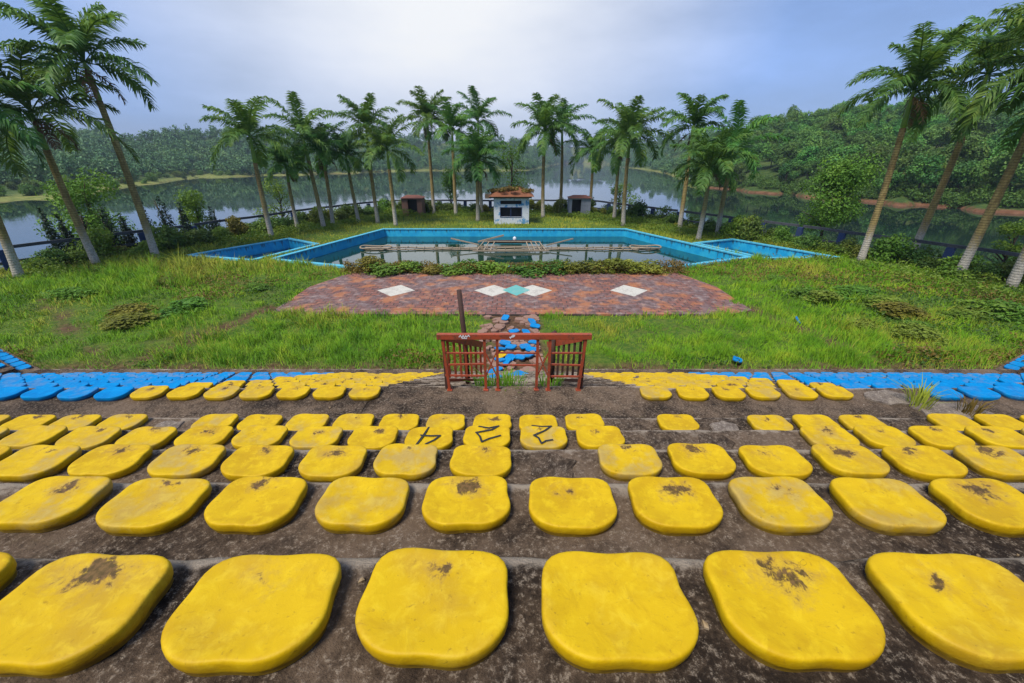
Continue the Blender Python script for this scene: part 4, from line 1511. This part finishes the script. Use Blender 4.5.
def free(x, y, stage_edge=.0):
    ok = sdist(PLATEAU, x, y) < .6
    ok &= sdist(STAGE, x, y) > (-1.05 * np.clip(wob(x, y, .8, 5) + .3 * wob(x, y, 3.1, 6) - .1, 0, 1.2) * np.where(x < -8, .45, np.where(x > 8, 1.2, .35)) + stage_edge)
    for pl in POOLS:
        ok &= sdist(pl, x, y) > .38
    ok &= y > 11.05
    ok &= ~((np.abs(x) < 2.0) & (y > 43.3) & (y < 47.5))
    ok &= ~((np.abs(x) < 1.15 + .25 * wob(x, y, 3, 1)) & (y < 16.4))
    d = np.zeros(x.shape)
    for p, q, w in DIRT:
        d = np.maximum(d, np.clip((w + .35 - seg_dist(p, q, x, y) - .35 * wob(x, y, 2.1, 3)) / .4, 0, 1))
    ok &= RNG.random(x.shape) > d * .90
    return ok


def blades(name, x, y, h, w, mat, lean=.5, label=None):
    n = len(x)
    a = RNG.uniform(0, 2 * math.pi, n)
    la = RNG.uniform(0, 2 * math.pi, n)
    ln = (RNG.random(n) * lean)[:, None] * h[:, None] * np.stack([np.cos(la), np.sin(la), np.zeros(n)], -1)
    p = np.stack([x, y, np.full(n, -.03)], -1)
    sd = np.stack([np.cos(a), np.sin(a), np.zeros(n)], -1) * w[:, None]
    m = p + ln * .35 + np.array([0, 0, 1]) * (h * .58)[:, None]
    t = p + ln * 1.1 + np.array([0, 0, 1]) * (h * (1 - .25 * lean * RNG.random(n)))[:, None]
    V = np.stack([p - sd, p + sd, m + sd * .8, m - sd * .8, t], 1).reshape(-1, 3)
    b = np.arange(n)[:, None] * 5
    me = mesh_np(name, V, [b + np.array([0, 1, 2, 3]), b + np.array([3, 2, 4])], mat)
    return tag(link(name, me), label, 'grass', kind='stuff')


def field(n, y0, y1):
    y = y0 + (y1 - y0) * RNG.random(n) ** 1.5
    half = 1.36 * (y * CS + CAMZ * SN) + 1
    x = RNG.uniform(-1, 1, n) * half
    return x, y


x, y = field(330000, 11.0, 30.0)
k_ = free(x, y)
x, y = x[k_], y[k_]
lush = wob(x, y, .33, 7) + .5 * wob(x, y, 1.2, 8)
tall = np.clip(.5 + .5 * lush, 0.05, 1.2)
tall *= np.where((y > 18) & (y < 25.5) & (x < -9), 1.75, 1.0)
keep = RNG.random(len(x)) < .35 + .45 * tall + .3 * wob(x, y, 3.3, 15)
x, y, tall = x[keep], y[keep], tall[keep]
dryz = wob(x, y, .5, 12) + .9 * np.clip((y - 20) / 6, 0, 1) * (x < 0) + .3 * RNG.standard_normal(len(x)) + .6 * np.clip((12.3 - y) / 1, 0, 1)
isdry = dryz > .68
clump = np.clip(wob(x, y, 3.3, 15) + .4 * wob(x, y, 7.9, 16), -.4, 1.2)
h = (.12 + .40 * tall) * (.70 + .70 * clump) * RNG.uniform(.6, 1.25, len(x))
near = np.clip(y / 18, .7, 1.6)
blades('lawn_grass', x[~isdry], y[~isdry], h[~isdry], (.014 * near)[~isdry] * RNG.uniform(.7, 1.3, (~isdry).sum()), GRASS, .75, 'lush green grass growing over the field around the brick terrace')
blades('dry_grass', x[isdry], y[isdry], h[isdry] * 1.1, (.013 * near)[isdry], GRASS_DRY, .7, 'yellowing longer grass patches in the field around the terrace')
x, y = field(120000, 27.0, 56.0)
k_ = free(x, y)
x, y = x[k_], y[k_]
h = (.24 + .22 * np.clip(wob(x, y, .8, 3), -.5, 1)) * RNG.uniform(.6, 1.3, len(x))
blades('bank_grass', x, y, h, np.full(len(x), .022), GRASS_DRY, .7, 'rough grass on the banks behind the pools along the fence')


def fence_weeds(name, n, out0, out1, hmax, size, mat, label, z0=0.0):
    segs = list(zip(FENCE[1:-1], FENCE[2:]))
    L = np.array([math.dist(a, b) for a, b in segs])
    idx = RNG.choice(len(segs), n, p=L / L.sum())
    A, B = np.array([s[0] for s in segs])[idx], np.array([s[1] for s in segs])[idx]
    t = RNG.random(n)[:, None]
    P = A + (B - A) * t
    D = (B - A) / np.linalg.norm(B - A, axis=1, keepdims=True)
    off = RNG.uniform(out0, out1, n)
    P = P + np.stack([-D[:, 1], D[:, 0]], -1) * off[:, None]
    along = wob(P[:, 0], P[:, 1], .9, 41) + .5 * wob(P[:, 0], P[:, 1], 2.3, 42)
    hm = hmax * np.clip(.45 + .6 * along, 0.05, 1.2)
    z = z0 - np.clip(off - 1, 0, 9) * .5 + RNG.random(n) ** .8 * hm
    keep = np.ones(n, bool)
    for pl in POOLS:
        keep &= sdist(pl, P[:, 0], P[:, 1]) > .5
    keep &= ~((np.abs(P[:, 0]) < 2.3) & (P[:, 1] < 48))
    P, z = P[keep], z[keep]
    V, Q = leaf_quads(np.stack([P[:, 0], P[:, 1], z], -1), np.tile([0, 0, .8], (len(P), 1)), size, .6, RNG, .9)
    return tag(link(name, mesh_np(name, V, Q, mat)), label, 'undergrowth', kind='stuff')


fence_weeds('fence_undergrowth', 48000, .25, 3.2, 1.2, .20, LEAF_MID, 'tangled undergrowth growing outside the fence down to the lake')
xx_ = RNG.uniform(-10.2, 10.4, 16000)
yy_ = 23.9 + .55 * RNG.standard_normal(16000) * .8
kk_ = (yy_ < 24.6) & (yy_ > 22.9)
xx_, yy_ = xx_[kk_], yy_[kk_]
zz_ = RNG.random(len(xx_)) * (.18 + .38 * np.clip(.5 + wob(xx_, yy_, 1.5, 77), 0, 1.2))
V, Q = leaf_quads(np.stack([xx_, yy_, zz_], -1), np.tile([0, 0, .8], (len(xx_), 1)), .13, .55, RNG, .9)
tag(link('edge_weeds', mesh_np('edge_weeds', V, Q, LEAF_RED)), 'ragged olive weeds between the shrubs at the pool edge', 'weeds', kind='stuff')
fence_weeds('bank_weeds', 60000, -6.0, -.1, .85, .16, LEAF_BRIGHT, 'leafy weeds on the bank between the pools and the fence')

# broad-leaf ground weeds
def weeds(name, n, test, size, mat, hmax, label):
    x, y = field(n, 11.1, 32)
    k_ = free(x, y, .1) & test(x, y)
    x, y = x[k_], y[k_]
    z = RNG.random(len(x)) ** 1.4 * hmax * (.4 + .6 * np.clip(.5 + wob(x, y, 1.4, 9), 0, 1))
    V, Q = leaf_quads(np.stack([x, y, z], -1), np.tile([0, 0, 1.0], (len(x), 1)), size, .6, RNG, .8)
    return tag(link(name, mesh_np(name, V, Q, mat)), label, 'weeds', kind='stuff')


weeds('green_weeds', 90000, lambda x, y: (wob(x, y, .42, 20) + .7 * (x > 13) + .35 * (y < 12.8) + .3 * (x < -17) > .55), .11, LEAF_MID, .32, 'leafy green ground weeds at the edges of the field')
weeds('reddish_weeds', 120000, lambda x, y: (wob(x, y, .36, 31) + .35 * (y > 20) + .4 * ((x > 15) & (y > 17)) + .3 * (y < 12.5) > .70), .11, LEAF_RED, .52, 'reddish brown weeds in patches over the field')

spots = []
while len(spots) < 22:
    x, y = random.uniform(-25, 27), random.uniform(12.2, 24.5)
    if abs(x) < 13.2 or abs(x) < 17 and y > 24 or abs(x) > 1.25 * y + 3 or (x < 0 and random.random() < .6) or not free(np.array([x]), np.array([y]))[0]:
        continue
    spots.append((x, y))
spots.sort(key=lambda p: p[1])
seen = {-1: 0, 1: 0}
for x, y in spots:
    sd_ = -1 if x < 0 else 1
    seen[sd_] += 1
    s = random.uniform(.9, 1.5)
    shrub(x, y, s, s * random.uniform(.26, .42), random.choice('bbr'), f'weedy shrub in grass {"left" if sd_ < 0 else "right"} of the terrace, {ORD[seen[sd_]]} out from the bleachers', 'weedy shrubs in the field')

# ------------------------------------------------------------------ hillside trees
def hill_tree(seed):
    rg = np.random.default_rng(seed)
    cs, rs = lobes(rg, 13, 2.3, 3.6, 1.35, 2.6)
    V, Q = blob_leaves(cs, rs, 2700, .38, rg, .82, .5, .7, .6)
    mb = limbs(random.Random(seed), 6.0, .17, 5, 1.8)
    return mesh_np('crown', V, Q, LEAF_HILL), mb.mesh('trunk', BARK, True)


HT = [hill_tree(s) for s in range(6)]
rg = random.Random(17)
spots, tries = [], 0
while len(spots) < 290 and tries < 30000:
    tries += 1
    u = rg.uniform(690, 1060)
    ph = az(u)
    rs0 = float(np.interp(ph, sh_a, sh_r))
    rr0 = float(np.interp(ph, rg_a, rg_r))
    r = rs0 + 5 + (min(rr0 - rs0, 120) + 4) * rg.random() ** .85
    x, y = r * math.sin(ph), r * math.cos(ph)
    if all((x - a) ** 2 + (y - b) ** 2 > 4.3 ** 2 for a, b, *_ in spots):
        spots.append((x, y, ph, r, (r - rs0) / (rr0 - rs0)))
for (x, y, ph, r, f) in spots:
    z, _ = hill(np.array([ph]), np.array([r]))
    root = empty('hillside_tree', (x, y, float(z[0]) - .3), rg.uniform(0, 6.28))
    s = rg.uniform(.75, 1.5)
    root.scale = (s * rg.uniform(.9, 1.15), s * rg.uniform(.9, 1.15), s * rg.uniform(.9, 1.2))
    lab = 'broadleaf tree at the foot of the wooded hillside above the red earth bank' if f < .22 else 'broadleaf tree on the middle slope of the wooded hillside right of the lake' if f < .7 else 'broadleaf tree along the ridge line of the wooded hillside right of the lake'
    tag(root, lab, 'tree', 'trees of the wooded hillside, ' + ('foot' if f < .22 else 'slope' if f < .7 else 'ridge'))
    cr, tr = rg.choice(HT)
    link('crown', cr, root)
    link('trunk', tr, root)
print('hill trees', len(spots))

# undergrowth at the hill foot (one mass) and the far woods (one mass)
def mass(name, pts, n_each, size, mat, label, scale=(1, 1)):
    Vs, Qs, off = [], [], 0
    protos = []
    for s in range(6):
        rg = np.random.default_rng(300 + s)
        cs, rs = lobes(rg, 8, 2.2, 2.9, 1.5, 2.2)
        protos.append(blob_leaves(cs, rs, n_each, size, rg, .85, .6, .75, .7))
    for (x, y, z, s) in pts:
        V, Q = protos[RNG.integers(6)]
        a = RNG.uniform(0, 6.28)
        c, sn = math.cos(a), math.sin(a)
        W = (V * [s, s, s * RNG.uniform(.85, 1.25)]) @ np.array([[c, sn, 0], [-sn, c, 0], [0, 0, 1]]) + (x, y, z)
        Vs.append(W)
        Qs.append(Q + off)
        off += len(V)
    return tag(link(name, mesh_np(name, np.concatenate(Vs), np.concatenate(Qs), mat)), label, 'woods', kind='stuff')


pts = []
for i in range(2600):
    u = RNG.uniform(-60, 700)
    ph = az(u)
    rs0, rr0 = np.interp(ph, sh_a, sh_r), np.interp(ph, rg_a, rg_r)
    lo = rs0 + (62 if u < 140 else 34 if u < 230 else 9)
    r = lo + (rr0 + 15 - lo) * RNG.random() ** 1.15
    z, _ = hill(np.array([ph]), np.array([r]))
    s = RNG.uniform(.6, 1.55) * (1 + max(0, r - 300) / 700)
    pts.append((r * math.sin(ph), r * math.cos(ph), float(z[0]) - 1.2 * s, s))
mass('far_woods', pts, 230, .75, LEAF_FAR, 'far wooded hills across the lake on the left and in the middle')
pts = []
for i in range(520):
    u = RNG.uniform(676, 1060)
    ph = az(u)
    rs0 = np.interp(ph, sh_a, sh_r)
    r = rs0 + 2.6 + 9 * RNG.random() ** 1.3
    z, _ = hill(np.array([ph]), np.array([r]))
    pts.append((r * math.sin(ph), r * math.cos(ph), float(z[0]) - .55, RNG.uniform(.28, .5)))
mass('bank_undergrowth', pts, 120, .8, LEAF_MID, 'low undergrowth along the top of the red earth bank')
# shrubs on the left shore
LS = []
for i in range(70):
    u = RNG.uniform(-10, 330)
    ph = az(u)
    rs0 = np.interp(ph, sh_a, sh_r)
    r = rs0 + (RNG.uniform(12, 64) if u < 140 else RNG.uniform(8, 34))
    z, _ = hill(np.array([ph]), np.array([r]))
    LS.append((r * math.sin(ph), r * math.cos(ph), float(z[0]), RNG.uniform(1.4, 3.0), u))
for i, (x, y, z, s, u) in enumerate(LS):
    root = shrub(x, y, s, s * RNG.uniform(.8, 1.1), 'b' if i % 3 == 0 else 'm', 'rounded shrub on the grassy far shore left of the lake', 'shrubs on the left shore', z)

# ------------------------------------------------------------------ haze
T = NT('air_haze')
vol = T.n('ShaderNodeVolumePrincipled', {'Color': (.72, .84, 1.0, 1), 'Density': .00028, 'Anisotropy': .15})
T.t.links.new(vol.outputs[0], T.out.inputs['Volume'])
o = MB().box((-1800, -1800, -6.2), (1800, 1800, 92)).build('haze', T.m)
tag(o, kind='stuff')
T.m.cycles.homogeneous_volume = True

# ------------------------------------------------------------------ sky, sun, camera
SUN_EL, SUN_AZ = R(60), R(-140)      # azimuth measured from +Y towards +X
world = bpy.data.worlds.new('World')
bpy.context.scene.world = world
world.use_nodes = True
nt = world.node_tree
nt.nodes.clear()
N = nt.nodes.new
out = N('ShaderNodeOutputWorld')
sky = N('ShaderNodeTexSky')
sky.sky_type = 'NISHITA'
sky.sun_disc = False
sky.sun_elevation = SUN_EL
sky.sun_rotation = SUN_AZ
sky.air_density = 1.0
sky.dust_density = 1.5
sky.ozone_density = 2.0
bg = N('ShaderNodeBackground')
bg.inputs['Strength'].default_value = .06
nt.links.new(sky.outputs[0], bg.inputs['Color'])
tc = N('ShaderNodeTexCoord')
nz = N('ShaderNodeTexNoise')
mp = N('ShaderNodeMapping')
mp.inputs['Scale'].default_value = (1, 1, 3.2)
nt.links.new(tc.outputs['Generated'], mp.inputs[0])
nt.links.new(mp.outputs[0], nz.inputs['Vector'])
nz.inputs['Scale'].default_value = 1.7
nz.inputs['Detail'].default_value = 6
nz.inputs['Roughness'].default_value = .55
dot = N('ShaderNodeVectorMath')
dot.operation = 'DOT_PRODUCT'
bx, by, bz = ray(430, -150)
bd = Vector((bx, by, bz)).normalized()
nt.links.new(tc.outputs['Generated'], dot.inputs[0])
dot.inputs[1].default_value = bd


def wmath(op, a, b):
    m = N('ShaderNodeMath')
    m.operation = op
    for s, v in zip(m.inputs, (a, b)):
        if hasattr(v, 'is_output'):
            nt.links.new(v, s)
        else:
            s.default_value = v
    return m.outputs[0]


mr = N('ShaderNodeMapRange')
mr.interpolation_type = 'LINEAR'
nt.links.new(wmath('ADD', dot.outputs['Value'], wmath('MULTIPLY', wmath('SUBTRACT', nz.outputs[0], .5), .15)), mr.inputs[0])
mr.inputs[1].default_value = .80
mr.inputs[2].default_value = 1.0
veil = N('ShaderNodeMapRange')
nt.links.new(nz.outputs[0], veil.inputs[0])
veil.inputs[1].default_value = .35
veil.inputs[2].default_value = .75
veil.inputs[3].default_value = .5
veil.inputs[4].default_value = .75
cb = N('ShaderNodeBackground')
cb.inputs['Color'].default_value = (.215, .345, .68, 1)
cb.inputs['Strength'].default_value = 1.0
mot = N('ShaderNodeMapRange')
nt.links.new(nz.outputs[0], mot.inputs[0])
mot.inputs[1].default_value = .32
mot.inputs[2].default_value = .70
mot.inputs[3].default_value = .78
mot.inputs[4].default_value = 1.25
nt.links.new(mot.outputs[0], cb.inputs['Strength'])
cw = N('ShaderNodeBackground')
cw.inputs['Color'].default_value = (.95, .97, 1.0, 1)
cw.inputs['Strength'].default_value = .70
m1 = N('ShaderNodeMixShader')
nt.links.new(veil.outputs[0], m1.inputs[0])
nt.links.new(bg.outputs[0], m1.inputs[1])
nt.links.new(cb.outputs[0], m1.inputs[2])
m2 = N('ShaderNodeMixShader')
nt.links.new(wmath('POWER', mr.outputs[0], 1.35), m2.inputs[0])
nt.links.new(m1.outputs[0], m2.inputs[1])
nt.links.new(cw.outputs[0], m2.inputs[2])
nt.links.new(m2.outputs[0], out.inputs['Surface'])

sl = bpy.data.lights.new('sun', 'SUN')
sl.energy = 3.0
sl.angle = R(18)
sl.color = (1.0, .95, .86)
so = bpy.data.objects.new('sun', sl)
C.objects.link(so)
dirv = Vector((math.sin(SUN_AZ) * math.cos(SUN_EL), math.cos(SUN_AZ) * math.cos(SUN_EL), math.sin(SUN_EL)))
so.rotation_euler = dirv.to_track_quat('Z', 'Y').to_euler()
so.location = (0, 20, 80)

cam = bpy.data.cameras.new('camera')
cam.sensor_width = 36
cam.lens = F / 1024 * 36
cam.clip_start = .05
cam.clip_end = 6000
co_ = bpy.data.objects.new('camera', cam)
C.objects.link(co_)
co_.location = (0, 0, CAMZ)
co_.rotation_euler = (math.pi / 2 - PITCH, 0, 0)
sc = bpy.context.scene
sc.camera = co_
sc.view_settings.view_transform = 'Standard'
sc.view_settings.look = 'None'
sc.view_settings.exposure = 0.5
sc.view_settings.gamma = 1
sc.render.engine = 'CYCLES'
sc.cycles.use_denoising = True
sc.cycles.max_bounces = 6
sc.cycles.diffuse_bounces = 3
sc.cycles.glossy_bounces = 3
sc.cycles.transmission_bounces = 3
sc.cycles.volume_bounces = 0
sc.cycles.caustics_reflective = False
sc.cycles.caustics_refractive = False
